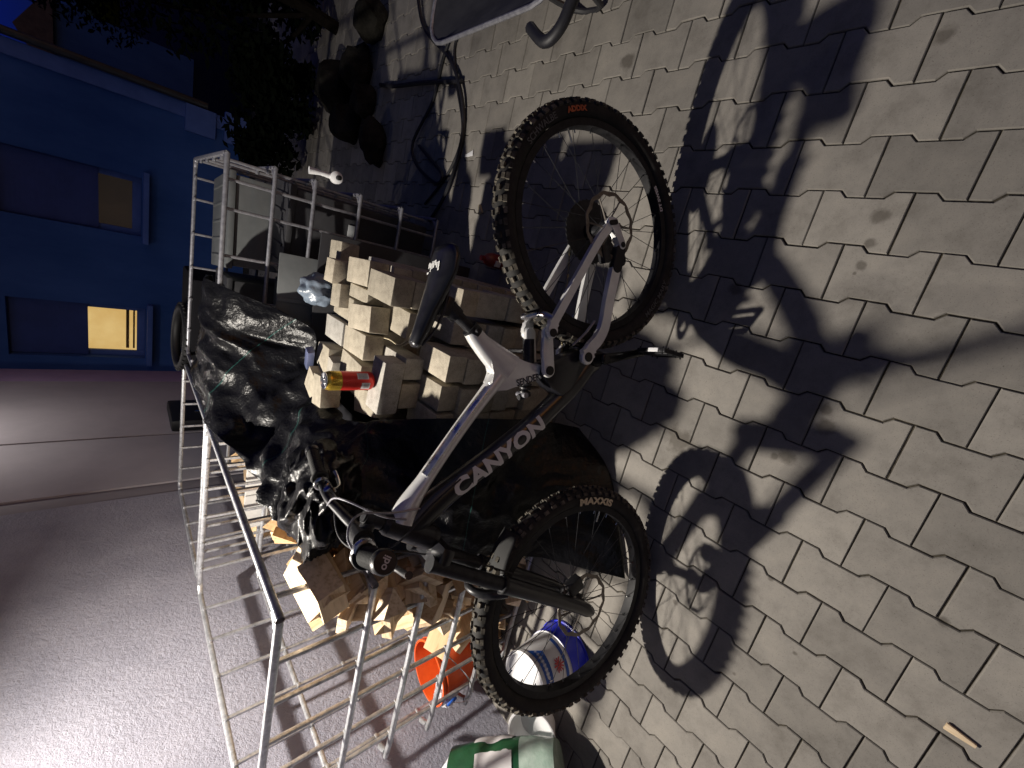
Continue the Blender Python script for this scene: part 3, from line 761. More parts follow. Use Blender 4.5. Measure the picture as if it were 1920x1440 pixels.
for i in range(9):
    zz = .03 + i * .0036
    for s_ in range(4):
        a = -58 + s_ * 9; p0 = (.0335 * math.cos(R(a)), .0335 * math.sin(R(a))); p1 = (.0335 * math.cos(R(a + 7.5)), .0335 * math.sin(R(a + 7.5)))
        b.quad((*p0, zz), (*p1, zz), (*p1, zz + .0014), (*p0, zz + .0014))
b.build('text_lines', DARKP, can)
b = MB(); b.tube([(-.345, 1.47, .728), (-.335, 1.40, .727), (-.335, 1.33, .726), (-.30, 1.28, .722), (-.262, 1.262, .715), (-.245, 1.235, .70), (-.27, 1.238, .70), (-.30, 1.262, .715), (-.335, 1.31, .724)], .0022, 6, 6)
tag(b.build('cord', CORD), 'loop of beige cord lying on the blocks below the saddle', 'cord')
rbx = empty('red_bottle', (0.045, 1.70, 0), 'red plastic bottle with a white label on the ground behind the rear tyre', 'bottle')
b = MB(); b.lathe([(.03, 0), (.035, .008), (.035, .10), (.028, .125), (.013, .14), (.013, .16)], 24); b.build('body', plast('dark_red_plastic', (.14, .012, .012), (.2, .02, .02), .4), rbx)
b = MB(); b.box((-.012, -.034, .075), (.03, .006, .035), Euler((0, 0, R(-18))), .001); b.build('label', PAPER, rbx)

# ------------------------------------------------------------------ grey boxes and junk inside the right cage
def storage(name, c_, size, label, rz=0, m=GREYB):
    root = empty(name, c_, label, 'storage box', 'boxes in the right cage'); root.rotation_euler = (0, 0, rz)
    x, y, z = size
    b = MB(); b.box((0, 0, z / 2), (x, y, z), None, .012)
    b.build('body', m, root)
    b = MB(); b.box((0, 0, z + .016), (x + .03, y + .03, .03), None, .008)
    for k in range(5): b.box((x * (-.4 + .2 * k), 0, z + .034), (.012, y * .86, .006), None, .002)
    b.build('lid', m, root)
    b = MB(); b.box((x * .1, -y / 2 - .003, z * .6), (x * .3, .006, .05), None, .002); b.build('label', mat('grey_label', (.3, .31, .32), .6), root)
storage('storage_box', (-.62, 2.62, .12), (.52, .44, .62), 'large grey lidded box in the right cage nearest the tarp')
storage('storage_box', (-.10, 2.92, .12), (.46, .46, .90), 'taller grey lidded box in the right cage towards its outer corner', R(6))
storage('storage_box', (-.04, 2.50, .12), (.40, .32, .72), 'low grey lidded box at the front of the right cage', R(-5), DGREY)
storage('storage_box', (-.66, 3.05, .12), (.50, .36, .86), 'dark lidded box at the back of the right cage', 0, DGREY)
b = MB(); b.box((-.30, 2.13, .76), (.30, .012, .34), Euler((R(-8), 0, R(4))), .003); b.box((-.36, 2.118, .76), (.02, .01, .34), Euler((R(-8), 0, R(4))), .002)
tag(b.build('plastic_sheet', GREYB), 'grey plastic panel leaning in front of the right cage behind the blocks', 'panel')
b = MB(); b.box((-.39, 2.02, .40), (.74, .012, .80), Euler((R(-4), 0, 0)), .003)
tag(b.build('plastic_sheet', DGREY), 'dark panel standing between the block stack and the right cage', 'panel')
b = MB()
g_ = bmesh.ops.create_icosphere(b.bm, subdivisions=4, radius=1)
for v in g_['verts']:
    d = v.co.copy(); v.co = Vector((d.x * .07, d.y * .06, d.z * .085)) * (1 + .25 * noise.noise(d * 2.3))
o = b.build('film_bundle', plast('blue_film', (.10, .13, .17), (.2, .24, .3), .3, 9, .6)); o.location = (-.27, 1.98, .80)
tag(o, 'crumpled bluish film bundle tucked behind the stack of blocks', 'film')
vl = empty('valve_tap', (.235, 2.245, .72), 'white plastic tap hanging on the corner post of the right cage', 'tap')
b = MB(); b.tube([(0, 0, .10), (.004, -.004, .05), (.004, -.006, .0)], [.017, .011, .013], 12); b.build('spout', WPL, vl)
b = MB(); b.lathe([(.014, -.03), (.026, -.022), (.028, .02), (.014, .028)], 16, Matrix.Translation((.004, -.006, -.02)) @ Euler((R(80), 0, 0)).to_matrix().to_4x4()); b.build('body', WPL, vl)
b = MB(); b.lathe([(.011, 0), (.011, .02), (.006, .022)], 14, Matrix.Translation((.004, -.035, -.02)) @ Euler((R(90), 0, 0)).to_matrix().to_4x4()); b.build('outlet', HOLE, vl)

# knobbly tyre on the rear cage
ty = MB()
ty.torus((0, 0, 0), (0, 0, 1), .20, .028, 64, 10)
for k in range(36):
    a = 2 * math.pi * k / 36
    for o_s in (-.014, .014):
        ty.box((.228 * math.cos(a), .228 * math.sin(a), o_s), (.014, .014, .012), Euler((0, 0, a)), .002)
o = ty.build('spare_tyre', HOLE); o.location = (-.93, 3.50, 1.145); o.rotation_euler = (R(4), R(2), 0)
tag(o, 'spare knobbly tyre lying on top of the rear load beyond the tarp', 'tyre')
b = MB(); b.box((-.80, 3.55, .56), (.62, .62, 1.12), None, .02); tag(b.build('covered_pallet', FABRIC), 'black covered pallet standing behind the tarp under the spare tyre', 'pallet')

# ------------------------------------------------------------------ black tarp
T = [[(-0.93, 3.05, 1.02), (-0.66, 2.75, 1.10), (-0.46, 2.62, 1.12), (-0.36, 2.60, 1.11)],
 [(-0.899, 2.726, 1.160), (-0.60, 2.33, 1.180), (-0.42, 2.27, 1.175), (-0.34, 2.28, 1.160)],
 [(-0.95, 2.10, 1.170), (-0.76, 2.10, 1.08), (-0.58, 2.07, 0.93), (-0.45, 2.00, 0.81)],
 [(-0.97, 1.77, 1.090), (-0.85, 1.86, 1.00), (-0.68, 1.94, 0.86), (-0.62, 1.94, 0.81)],
 [(-1.01, 1.50, 1.070), (-0.86, 1.46, 1.01), (-0.735, 1.50, 0.92), (-0.69, 1.56, 0.81)],
 [(-1.01, 1.32, 1.030), (-0.86, 1.27, 0.98), (-0.74, 1.30, 0.88), (-0.69, 1.45, 0.81)],
 [(-1.035, 1.20, 0.870), (-0.86, 1.14, 0.81), (-0.73, 1.18, 0.72), (-0.585, 1.23, 0.71)],
 [(-1.030, 0.979, 0.600), (-0.824, 0.982, 0.600), (-0.649, 1.007, 0.580), (-0.509, 1.034, 0.550)],
 [(-1.012, 0.800, 0.300), (-0.828, 0.837, 0.300), (-0.636, 0.906, 0.300), (-0.498, 0.956, 0.300)],
 [(-1.024, 0.554, 0.012), (-0.834, 0.655, 0.012), (-0.656, 0.773, 0.012), (-0.560, 0.966, 0.012)]]
def cr(p, t):
    n_ = len(p) - 1; x = min(max(t * n_, 0), n_ - 1e-6); i = int(x); f = x - i
    p0, p1, p2, p3 = p[max(i - 1, 0)], p[i], p[min(i + 1, n_)], p[min(i + 2, n_)]
    return 0.5 * ((2 * p1) + (p2 - p0) * f + (2 * p0 - 5 * p1 + 4 * p2 - p3) * f * f + (3 * p1 - p0 - 3 * p2 + p3) * f ** 3)
TV = [[Vector(q) for q in row] for row in T]
NU, NV = 90, 190
bm = bmesh.new(); uvl = bm.loops.layers.uv.new('UVMap')
grid = []
for a in range(NV + 1):
    v = a / NV
    row = []
    for c_ in range(NU + 1):
        u = c_ / NU
        colp = [cr([r_[k] for r_ in TV], v) for k in range(4)]
        row.append(cr(colp, u))
    grid.append(row)
nrm = [[None] * (NU + 1) for _ in range(NV + 1)]
for a in range(NV + 1):
    for c_ in range(NU + 1):
        du = grid[a][min(c_ + 1, NU)] - grid[a][max(c_ - 1, 0)]; dv = grid[min(a + 1, NV)][c_] - grid[max(a - 1, 0)][c_]
        n_ = du.cross(dv)
        nrm[a][c_] = n_.normalized() if n_.length > 1e-9 else Vector((0, 0, 1))
V = []
for a in range(NV + 1):
    row = []
    for c_ in range(NU + 1):
        p = grid[a][c_]; v = a / NV; u = c_ / NU
        amp = 0.030 + .050 * max(0, 1 - abs(v - .42) / .26) if v < .68 else 0.030 - .012 * (v - .68) / .32
        q = Vector((p.x * 6.5, p.y * 3.6, p.z * 4.0))
        wz = Vector((noise.noise(p * 2.3), noise.noise(p * 2.3 + Vector((9, 1, 4))), noise.noise(p * 2.3 + Vector((3, 8, 2))))) * .9
        rid = (1 - abs(noise.noise(q + wz + Vector((4.1, 0, 0)))) * 2.4)
        rid2 = 1 - abs(noise.noise(p * 12 + wz * 2 + Vector((0, 7, 0)))) * 2.4
        d = amp * (rid * .75 + rid2 * .22 + .35 * noise.noise(p * 2.1)) - amp * .55
        z_ok = min(1.0, p.z / .12)
        nn = nrm[a][c_]
        if nn.y > 0 and nn.z < .2: nn = -nn
        if nn.z < -.2: nn = -nn
        row.append(bm.verts.new(p + nn * d * max(z_ok, .15)))
    V.append(row)
for a in range(NV):
    for c_ in range(NU):
        f = bm.faces.new((V[a][c_], V[a][c_ + 1], V[a + 1][c_ + 1], V[a + 1][c_]))
        for lp, (aa, cc) in zip(f.loops, ((a, c_), (a, c_ + 1), (a + 1, c_ + 1), (a + 1, c_))): lp[uvl].uv = (cc / NU, aa / NV)
me = bpy.data.meshes.new('tarp'); bm.to_mesh(me); bm.free(); me.materials.append(TARP)
me.polygons.foreach_set('use_smooth', [True] * len(me.polygons))
tarp = bpy.data.objects.new('tarp', me); COL.objects.link(tarp)
sm = tarp.modifiers.new('thick', 'SOLIDIFY'); sm.thickness = .0025
tag(tarp, 'crumpled black woven tarp draped from the cages down to the paving behind the bicycle', 'tarp')
# covered load under the tarp
b = MB(); b.box((-.89, 1.60, .34), (.22, .9, .68), None, .03)
tag(b.build('covered_pallet', FABRIC), 'dark load hidden under the black tarp beside the blocks', 'pallet')

# bunched bag over the far grip and the cage corner
b = MB(); g_ = bmesh.ops.create_icosphere(b.bm, subdivisions=6, radius=1)
for v in g_['verts']:
    d = v.co.copy()
    wz = Vector((noise.noise(d * 1.3), noise.noise(d * 1.3 + Vector((5, 2, 1))), noise.noise(d * 1.3 + Vector((1, 7, 3)))))
    rdg = 1 - abs(noise.noise(Vector((d.x * 1.5, d.y * 2.2, d.z * 1.2)) + wz * .8 + Vector((2.2, 0, 0)))) * 2.4
    rdg2 = 1 - abs(noise.noise(d * 4.2 + wz * 1.5)) * 2.4
    k_ = 1 + .26 * rdg + .09 * rdg2 + .2 * noise.noise(d * 1.1)
    v.co = Vector((d.x * .155, d.y * .235, d.z * (.075 if d.z > 0 else .12))) * k_
o = b.build('plastic_bag', BAGM, angle=180); o.location = (-.885, 1.29, .975); o.rotation_euler = (R(-14), R(8), R(18))
tag(o, 'bunched black plastic bag slumped over the far handlebar grip and the cage corner', 'plastic bag')

# ------------------------------------------------------------------ buckets, bowl, bag on the floor at the wall
ob = empty('orange_bucket', (-1.94, 1.16, 0.0), 'orange plastic bucket standing inside the near cage', 'bucket'); ob.rotation_euler = (R(-3), R(-4), 0)
b = MB(); b.lathe([(.001, .004), (.105, .0), (.115, .01), (.145, .33), (.152, .332), (.152, .345), (.142, .345), (.112, .02), (.001, .02)], 40); b.build('body', ORNG, ob)
b = MB(); b.torus((0, 0, .318), (0, 0, 1), .148, .006, 48, 8); b.build('rim_band', ORNG, ob)
b = MB(); b.tube([(-.15, 0, .32), (-.14, -.10, .27), (-.05, -.19, .22), (.06, -.185, .22), (.14, -.09, .28), (.15, 0, .32)], .0028, 6, 6); b.build('handle', STEEL, ob)
wr = empty('plastic_wrap', (-2.0, 1.07, .30), 'crumpled clear plastic wrapping with blue print on the orange bucket', 'wrapping')
b = MB(); g_ = bmesh.ops.create_icosphere(b.bm, subdivisions=3, radius=1)
for v in g_['verts']:
    d = v.co.copy(); v.co = Vector((d.x * .06, d.y * .05, d.z * .06)) * (1 + .45 * noise.noise(d * 2.1))
b.build('film', FOIL, wr)
b = MB(); b.torus((.0, -.056, .0), (.3, 1, .1), .022, .006, 24, 6); b.build('blue_print', BLUEL, wr)

wbk = empty('paint_bucket', (-1.545, .70, 0), 'white and blue paint bucket standing upside down behind the front wheel', 'bucket')
b = MB(); b.lathe([(.130, 0), (.136, .002), (.136, .012), (.130, .014), (.121, .095), (.124, .098)], 44); b.build('blue_base', BLUE, wbk)
b = MB(); b.lathe([(.1235, .0985), (.119, .10), (.108, .245), (.110, .247), (.110, .262), (.098, .262), (.096, .25), (.001, .25)], 44); b.build('white_body', WPL, wbk)
def bk_patch(name, poly, m, off=.0012):
    """poly: list of (angle deg, z) quads on the bucket side"""
    b = MB()
    for (a0, z0, a1, z1, a2, z2, a3, z3) in poly:
        K = 26
        def pt(a, z): r_ = .119 - (z - .10) * (.011 / .145) + off + .0006; return (r_ * math.cos(R(a)), r_ * math.sin(R(a)), z)
        for i in range(K):
            t0, t1 = i / K, (i + 1) / K
            L0 = lambda t: pt(a0 + (a1 - a0) * t, z0 + (z1 - z0) * t)
            L1 = lambda t: pt(a3 + (a2 - a3) * t, z3 + (z2 - z3) * t)
            b.quad(L0(t0), L0(t1), L1(t1), L1(t0))
    return b.build(name, m, wbk)
bk_patch('blue_print', [(-100, .115, 10, .115, 10, .13, -100, .13), (-95, .165, -62, .205, -40, .242, -110, .242), (-62, .205, 0, .195, 20, .242, -40, .242)], BLUEL)
# red crystal mark made of crossing strokes
b = MB(); r_ = .1165
def bp(da, dz): a = R(-38) + da / .114; return Vector(((r_ + .0014) * math.cos(a), (r_ + .0014) * math.sin(a), .158 + dz))
for k in range(6):
    th = k * math.pi / 6; dx_, dz_ = math.cos(th), math.sin(th); L_ = .024 + .004 * (k % 2); w2 = .0028
    b.quad(bp(-dx_ * L_ - dz_ * w2, -dz_ * L_ + dx_ * w2), bp(dx_ * L_ - dz_ * w2, dz_ * L_ + dx_ * w2), bp(dx_ * L_ + dz_ * w2, dz_ * L_ - dx_ * w2), bp(-dx_ * L_ + dz_ * w2, -dz_ * L_ - dx_ * w2))
b.build('red_mark', REDL, wbk)
b = MB()
for k in range(9):
    da = -.022 + k * .0055; dz_ = .003 * math.sin(k * 2.1)
    a_ = R(-72)
    def cp(x, z): a = a_ + x / .112; return Vector((.1135 * math.cos(a), .1135 * math.sin(a), .222 + z))
    b.quad(cp(da * 1.4, dz_ - .008), cp(da * 1.4 + .005, dz_ - .006), cp(da * 1.4 + .006, dz_ + .009), cp(da * 1.4 + .001, dz_ + .007))
b.build('white_flourish', WHT, wbk)

bw_ = empty('white_bowl', (-1.90, .69, 0), 'white plastic bowl standing tilted on the floor between bucket and wall', 'bowl'); bw_.rotation_euler = (R(24), R(10), 0); bw_.location.z = .055
b = MB(); b.lathe([(.001, 0), (.07, .0), (.085, .015), (.105, .10), (.110, .102), (.110, .108), (.102, .107), (.08, .02), (.001, .008)], 40); b.build('bowl', WPL, bw_)
b = MB(); b.torus((0, 0, .105), (0, 0, 1), .108, .004, 44, 6); b.build('rim', WPL, bw_)

bz = Vector((-.30, .385, .36)).normalized()
bx_ = Vector((1.9, -.55, 1.2)); bx_ = (bx_ - bz * bz.dot(bx_)).normalized(); by_ = bz.cross(bx_)
Mg = Matrix.Identity(4)
for i in range(3): Mg[i][0] = bx_[i]; Mg[i][1] = by_[i]; Mg[i][2] = bz[i]
Mg[0][3], Mg[1][3], Mg[2][3] = -1.935, .40, .185
bag = empty('soil_bag', label='green and white plastic sack of soil slumped against the wall', cat='sack', mat=Mg)
def blob(fn, nu=40, nv=30):
    b = MB(); rings = []
    for a in range(nv + 1):
        rings.append([b.bm.verts.new(fn(2 * math.pi * k / nu, a / nv)) for k in range(nu)])
    b.skin(rings); return b
def sack(a, v, grow=0, z0=0, z1=.40):
    z0, z1 = z0 * 1.18, z1 * 1.18
    z = z0 + (z1 - z0) * v
    sq = lambda c_: math.copysign(abs(c_) ** .55, c_)
    bul = 1 - .14 * abs(2 * z / .52 - 1) ** 2.5
    x = sq(math.cos(a)) * .135 * bul; y = sq(math.sin(a)) * .235 * bul
    p = Vector((x, y, z)); k = .016 * noise.noise(Vector((x, y, z)) * 7) + .007 * noise.noise(Vector((x, y, z)) * 20)
    return p * (1 + grow) + Vector((x, y, 0)).normalized() * k if (x or y) else p
blob(lambda a, v: sack(a, v, 0, .12, .385)).build('green_film', GREEN, bag)
blob(lambda a, v: sack(a, v, 0, .0, .1195)).build('milky_bottom', MILK, bag)
def neck(a, v):
    q = sack(a, 1, 0, .12, .385)
    s_ = 1 - .62 * v ** .8 + .12 * math.sin(a * 5 + v * 4) * v
    return Vector((q.x * s_, q.y * s_, 0.4555 + .11 * v + .012 * math.sin(a * 7) * v))
blob(neck, 60, 12).build('gathered_neck', FOIL, bag)
def bag_label(name, y0, y1, z0, z1, m, side='x', off=.004, K=14):
    b = MB()
    def hit(y, z):
        # walk round the sack section to the wanted y on the +x side
        best = None
        for i in range(-30, 31):
            a = i / 30 * 1.45; q = sack(a, (z / 1.18 - .12) / .265, 0, .12, .385)
            if best is None or abs(q.y - y) < abs(best.y - y): best = q
        return best + Vector((off, 0, 0))
    def hity(x, z):
        best = None
        for i in range(-30, 31):
            a = math.pi / 2 + i / 30 * 1.45; q = sack(a, (z / 1.18 - .12) / .265, 0, .12, .385)
            if best is None or abs(q.x - x) < abs(best.x - x): best = q
        return best + Vector((0, off, 0))
    h = hit if side == 'x' else hity
    G = [[b.bm.verts.new(h(y0 + (y1 - y0) * i / K, z0 + (z1 - z0) * k / K)) for i in range(K + 1)] for k in range(K + 1)]
    for k in range(K):
        for i in range(K): b.bm.faces.new((G[k][i], G[k][i + 1], G[k + 1][i + 1], G[k + 1][i]))
    return b.build(name, m, bag), h
bag_label('label', .05, .19, .17, .335, PAPER)
bag_label('label', -.17, -.03, .25, .37, PAPER)
_, hx = bag_label('side_label', -.10, .085, .175, .345, PAPER, 'y')
def blab(x, y): q = hx(-.01 - x, .245 + y); return q + Vector((0, .003, 0))
lettering('label_text', '300 - 500g', .022, blab, DARKP, bag, .0)
lettering('label_text', 'bio 25', .016, lambda x, y: blab(x - .01, y + .03), DARKP, bag, .0)

# ------------------------------------------------------------------ small litter
def chip(name, p, size, rz, label, m, cat):
    b = MB(); b.box((0, 0, size[2] / 2), size, None, .001)
    for v in b.bm.verts:
        if v.co.x > 0: v.co.y *= .45
    o = b.build(name, m); o.location = p; o.rotation_euler = (0, R(2), rz); tag(o, label, cat)
chip('wood_chip', (-.785, -.315, 0.001), (.055, .018, .007), R(-93), 'pale splinter of wood lying on a paver joint near the viewer', WOOD, 'wood chip')
chip('paper_scrap', (.59, 2.215, .001), (.075, .03, .004), R(100), 'small white paper scrap on the lit paving beside the hoses', WPL, 'paper')
chip('wood_chip', (.30, 2.0, .001), (.05, .03, .012), R(30), 'crumpled brown leaf scrap in the lit wedge of paving near the rear tyre', CORD, 'leaf')

# ------------------------------------------------------------------ wheelbarrow at the right edge
wbw = empty('wheelbarrow', (1.15, 1.35, 0), 'dark grey wheelbarrow cut off by the right edge of the picture', 'wheelbarrow')
def tray(z0, z1, grow):
    pass
b = MB()
def trr(x0, y0, x1, y1, z, r):
    return [Vector((x - 1.15, y - 1.35, zz)) for x, y, zz in rect_path(x0, y0, x1, y1, z, r, 4)]
rings = [[b.bm.verts.new(p) for p in trr(1.12, 1.30, 1.50, 1.75, .26, .08)], [b.bm.verts.new(p) for p in trr(.865, 1.22, 1.62, 2.02, .45, .12)],
         [b.bm.verts.new(p) for p in trr(.875, 1.23, 1.61, 2.01, .45, .12)], [b.bm.verts.new(p) for p in trr(1.13, 1.31, 1.49, 1.74, .272, .08)]]
b.skin(rings); b.build('tray', DGREY, wbw)
b = MB(); b.tube(trr(.865, 1.22, 1.62, 2.02, .452, .12), .009, 8, 1, closed=True); b.build('tray_rim', GALVD, wbw)
for dx in (0, .5):
    b = MB(); b.tube([(.12, -.10, .38), (-.05, -.26, .44), (-.20, -.255, .455), (-.31, -.215, .455), (-.385, -.185, .455), (-.412, -.125, .455), (-.35, -.03, .45)] if dx == 0 else [(.30, .40, .28), (.50, -.05, .42), (.62, -.40, .50)], .019, 10, 6); b.build('handle', HOSE, wbw)
    b = MB(); b.tube([(-.02 + dx, .12, .26), (-.02 + dx, .10, .02), (.0 + dx, .26, .02), (.0 + dx, .34, .26)], .012, 8, 3); b.build('leg', DGREY, wbw)
b = MB(); b.torus((.20, .82, .19), (1, 0, 0), .15, .04, 40, 10); wh = b.build('wheel', RUB, wbw)
b = MB(); b.lathe([(.115, -.02), (.115, .02), (.03, .03), (.03, -.03)], 24, Matrix.Translation((.20, .82, .19)) @ Euler((0, R(90), 0)).to_matrix().to_4x4()); b.build('rim', GALVD, wh)

# ------------------------------------------------------------------ MOUNTAIN BIKE
BX = Vector((-0.964587, -0.263764, 0)); BY = Vector((0.259268, -0.948148, 0.183833)); BZ = Vector((-0.048488, 0.177323, 0.982958))
H0 = .373
hub = Vector((0.195429, 0.878013, 0.367154))
Mb = Matrix.Identity(4)
for i in range(3): Mb[i][0] = BX[i]; Mb[i][1] = BY[i]; Mb[i][2] = BZ[i]
base = hub - BZ * H0
for i in range(3): Mb[i][3] = base[i]
bike = empty('mountain_bike', label='silver and black full-suspension mountain bike leaning back against the tarp', cat='bicycle', mat=Mb)
def B(s, t, o=0.0): return Vector((s, o, t + H0))
Fx = 1.2014
AX = Vector((-.4462, 0, .8949))            # steering axis, pointing up
AXF = Vector((.8949, 0, .4462))            # forward, square to it

def wheel(cx, seed, front):
    c = B(cx, 0)
    rgw = random.Random(seed)
    y = Vector((0, 1, 0))
    def ang(a, rad, o=0): return c + Vector((math.cos(a) * rad, o, math.sin(a) * rad))
    # rim: hollow box section swept round
    b = MB(); rings = []
    sec = [(.297, -.0165), (.297, .0165), (.318, .0175), (.319, .013), (.311, .011), (.311, -.011), (.319, -.013), (.318, -.0175)]
    for k in range(96):
        a = 2 * math.pi * k / 96
        rings.append([b.bm.verts.new(ang(a, r_, o)) for r_, o in sec])
    b.skin(rings, True)
    rim = b.build('wheel', RIM, bike, angle=50)
    # tyre with knobs
    b = MB(); rings = []
    for k in range(120):
        a = 2 * math.pi * k / 120
        ring = []
        for i in range(16):
            th = R(-140 + 280 * i / 15); ring.append(b.bm.verts.new(ang(a, .342 + .0285 * math.cos(th), .0295 * math.sin(th))))
        rings.append(ring)
    n_ = 16
    for i in range(120):
        p_, q_ = rings[i], rings[(i + 1) % 120]
        for k in range(n_): b.bm.faces.new((p_[k], p_[(k + 1) % n_], q_[(k + 1) % n_], q_[k]))
    tyre = b.build('tyre', RUB, rim, angle=60)
    b = MB()
    NK = 70 if front else 76
    for k in range(NK):
        a = 2 * math.pi * k / NK
        rows = [(-62, .016), (62, .016), (-20, .0145), (20, .0145)] if k % 2 == 0 else [(-58, .017), (58, .017), (-36, .012), (36, .012), (0, .013)]
        for th, w_ in rows:
            t_ = R(th)
            rad = .342 + .0305 * math.cos(t_); o = .0315 * math.sin(t_)
            p = ang(a, rad, o)
            rd = Vector((math.cos(a), 0, math.sin(a)))
            nrm_ = (rd * math.cos(t_) + y * math.sin(t_)).normalized()
            tan = Vector((-math.sin(a), 0, math.cos(a))); bin_ = nrm_.cross(tan)
            mm = Matrix.Identity(4)
            for i in range(3): mm[i][0] = tan[i]; mm[i][1] = bin_[i]; mm[i][2] = nrm_[i]; mm[i][3] = p[i]
            g2 = bmesh.ops.create_cube(b.bm, size=1, matrix=mm @ Matrix.Diagonal((w_, .0105, .0085, 1)))
    b.build('tread_knobs', RUBD if True else RUB, rim, smooth=False)
    # hub, spokes, rotor
    b = MB()
    ax_ = Matrix.Translation(c) @ Euler((R(90), 0, 0)).to_matrix().to_4x4()
    hw = .05 if front else .066
    b.lathe([(.009, -hw), (.016, -hw + .004), (.027, -hw + .02), (.027, -hw + .025), (.016, -.02), (.016, .02), (.026, hw - .025), (.026, hw - .02), (.014, hw - .004), (.009, hw)], 28, ax_)
    b.build('hub', BLKM, rim)
    b = MB()
    for k in range(28):
        a = 2 * math.pi * k / 28 + .04; sd = 1 if k % 2 else -1; tw = .75 if (k // 2) % 2 else -.75
        b.tube([ang(a + tw, .026, sd * (hw - .023)), ang(a, .297, sd * .006)], .00105, 5, 1)
    b.build('spokes', STEEL if False else BLKM, rim)
    b = MB()
    for k in range(28):
        a = 2 * math.pi * k / 28 + .04; b.tube([ang(a, .298, 0), ang(a, .283, 0)], .0021, 5, 1)
    b.build('spoke_nipples', STEEL, rim)
    b = MB(); av = R(200 if front else 152); b.tube([ang(av, .298), ang(av, .258)], .003, 6, 1); b.build('valve', STEEL, rim)
    b = MB(); rings = []
    ro = .1015 if front else .1
    oy = .048 if front else .056
    for k in range(48):
        a = 2 * math.pi * k / 48; wv_ = .004 * math.sin(a * 12)
        rings.append([b.bm.verts.new(ang(a, ro + wv_ * .5, oy)), b.bm.verts.new(ang(a, ro + wv_ * .5, oy + .002)), b.bm.verts.new(ang(a, ro - .012 + wv_, oy + .002)), b.bm.verts.new(ang(a, ro - .012 + wv_, oy))])
    b.skin(rings, True)
    for k in range(6):
        a = k * math.pi / 3
        b.tube([ang(a, .022, oy + .001), ang(a + .35, .055, oy + .001), ang(a + .4, .086, oy + .001)], .0028, 6, 3)
    b.build('brake_rotor', ROTOR, rim, angle=30)
    return rim, tyre, ang
wf_, tf_, angf = wheel(Fx, 1, True)
wr_, tr_, angr = wheel(0.0, 2, False)
# writing on the tyres and rim; viewer looks from +y, so to the viewer right is -x
def arc_text(name, txt, size, c, a_mid, rad, off, m, parent, inward, bold=0, sx=1.0, slope=0.0):
    def f(x, y):
        if inward: a = R(a_mid) + x / rad; r_ = rad - y
        else: a = R(a_mid) - x / rad; r_ = rad + y
        return c + Vector((-math.cos(a) * r_, off - slope * (r_ - rad), math.sin(a) * r_))
    return lettering(name, txt, size, f, m, parent, bold, sx)
arc_text('tyre_writing', 'MAXXIS', .030, B(Fx, 0), -9, .334, .0318, CREAM, wf_, False, .0016, 1.4)
arc_text('tyre_writing', 'MAGIC MARY', .024, B(0, 0), -124, .336, .0318, GREYP, wr_, True, .0003, 1.1)
arc_text('tyre_writing', 'SCHWALBE', .024, B(0, 0), 50, .336, .0318, GREYP, wr_, False, .0003, 1.1)
arc_text('tyre_writing', 'ADDIX', .020, B(0, 0), 24, .336, .0318, ORNP, wr_, False, .0012, 1.2)
arc_text('rim_writing', 'DT SWISS', .0175, B(0, 0), -59, .3075, .0186, WHT, wr_, True, .0008, 1.15)

# frame ---------------------------------------------------------------
def sweep(name, pts, m, n=18, smooth=6, parent=None, pw=2.3):
    """pts: (s, t, off, half thickness in the frame plane, half width sideways)"""
    b = MB()
    P, A, W = [], [], []
    k_ = len(pts)
    V3 = [B(p[0], p[1], p[2]) for p in pts]
    for i in range(k_ - 1):
        p0, p1, p2, p3 = V3[max(i - 1, 0)], V3[i], V3[i + 1], V3[min(i + 2, k_ - 1)]
        for q in range(smooth):
            t = q / smooth
            P.append(0.5 * ((2 * p1) + (p2 - p0) * t + (2 * p0 - 5 * p1 + 4 * p2 - p3) * t * t + (3 * p1 - p0 - 3 * p2 + p3) * t ** 3))
            A.append(pts[i][3] * (1 - t) + pts[i + 1][3] * t); W.append(pts[i][4] * (1 - t) + pts[i + 1][4] * t)
    P.append(V3[-1]); A.append(pts[-1][3]); W.append(pts[-1][4])
    rings = []
    for i, p in enumerate(P):
        d = (P[min(i + 1, len(P) - 1)] - P[max(i - 1, 0)]).normalized()
        s_ = Vector((0, 1, 0)); s_ = (s_ - d * d.dot(s_)).normalized(); u = s_.cross(d)
        rings.append(b.ring(p, u * A[i], s_ * W[i], n, pw))
    b.skin(rings)
    return b.build(name, m, parent or bike)
HK = Vector((1.162, 0, -.0196))
def hx_(k): q = HK + AX * k; return q.x, q.z
tt = sweep('top_tube', [(.470, .332, 0, .024, .024), (.52, .372, 0, .019, .024), (.585, .424, 0, .0165, .024), (.665, .484, 0, .0165, .024), (.745, .541, 0, .018, .026), (.80, .578, 0, .026, .031), (.838, .594, 0, .034, .033)], SILV)
# brighter bare-metal guard strip along the upper flank of the top tube
sweep('guard_strip', [(.505, .372, .010, .010, .016), (.60, .448, .010, .009, .0165), (.725, .540, .010, .009, .0165)], RAW, parent=tt)
b = MB(); e0 = hx_(.605); e1 = hx_(.725)
b.tube([B(e0[0], e0[1]), B((e0[0] + e1[0]) / 2, (e0[1] + e1[1]) / 2), B(e1[0], e1[1])], [.034, .031, .029], 28, 4); b.build('head_tube', BLK, bike)
st_ = sweep('seat_tube', [(.352, .424, 0, .0225, .0215), (.382, .395, 0, .027, .0225), (.415, .352, 0, .037, .024), (.452, .300, 0, .048, .025)], SILV)
b = MB(); b.prism([(.515, .362), (.508, .318), (.474, .196), (.456, .176), (.437, .178), (.430, .215), (.432, .262), (.410, .305), (.385, .345), (.40, .385), (.44, .366), (.463, .351), (.488, .372)], -.021, .021, .007, lambda p: p + Vector((0, 0, H0)))
b.build('seat_junction', SILV, bike)
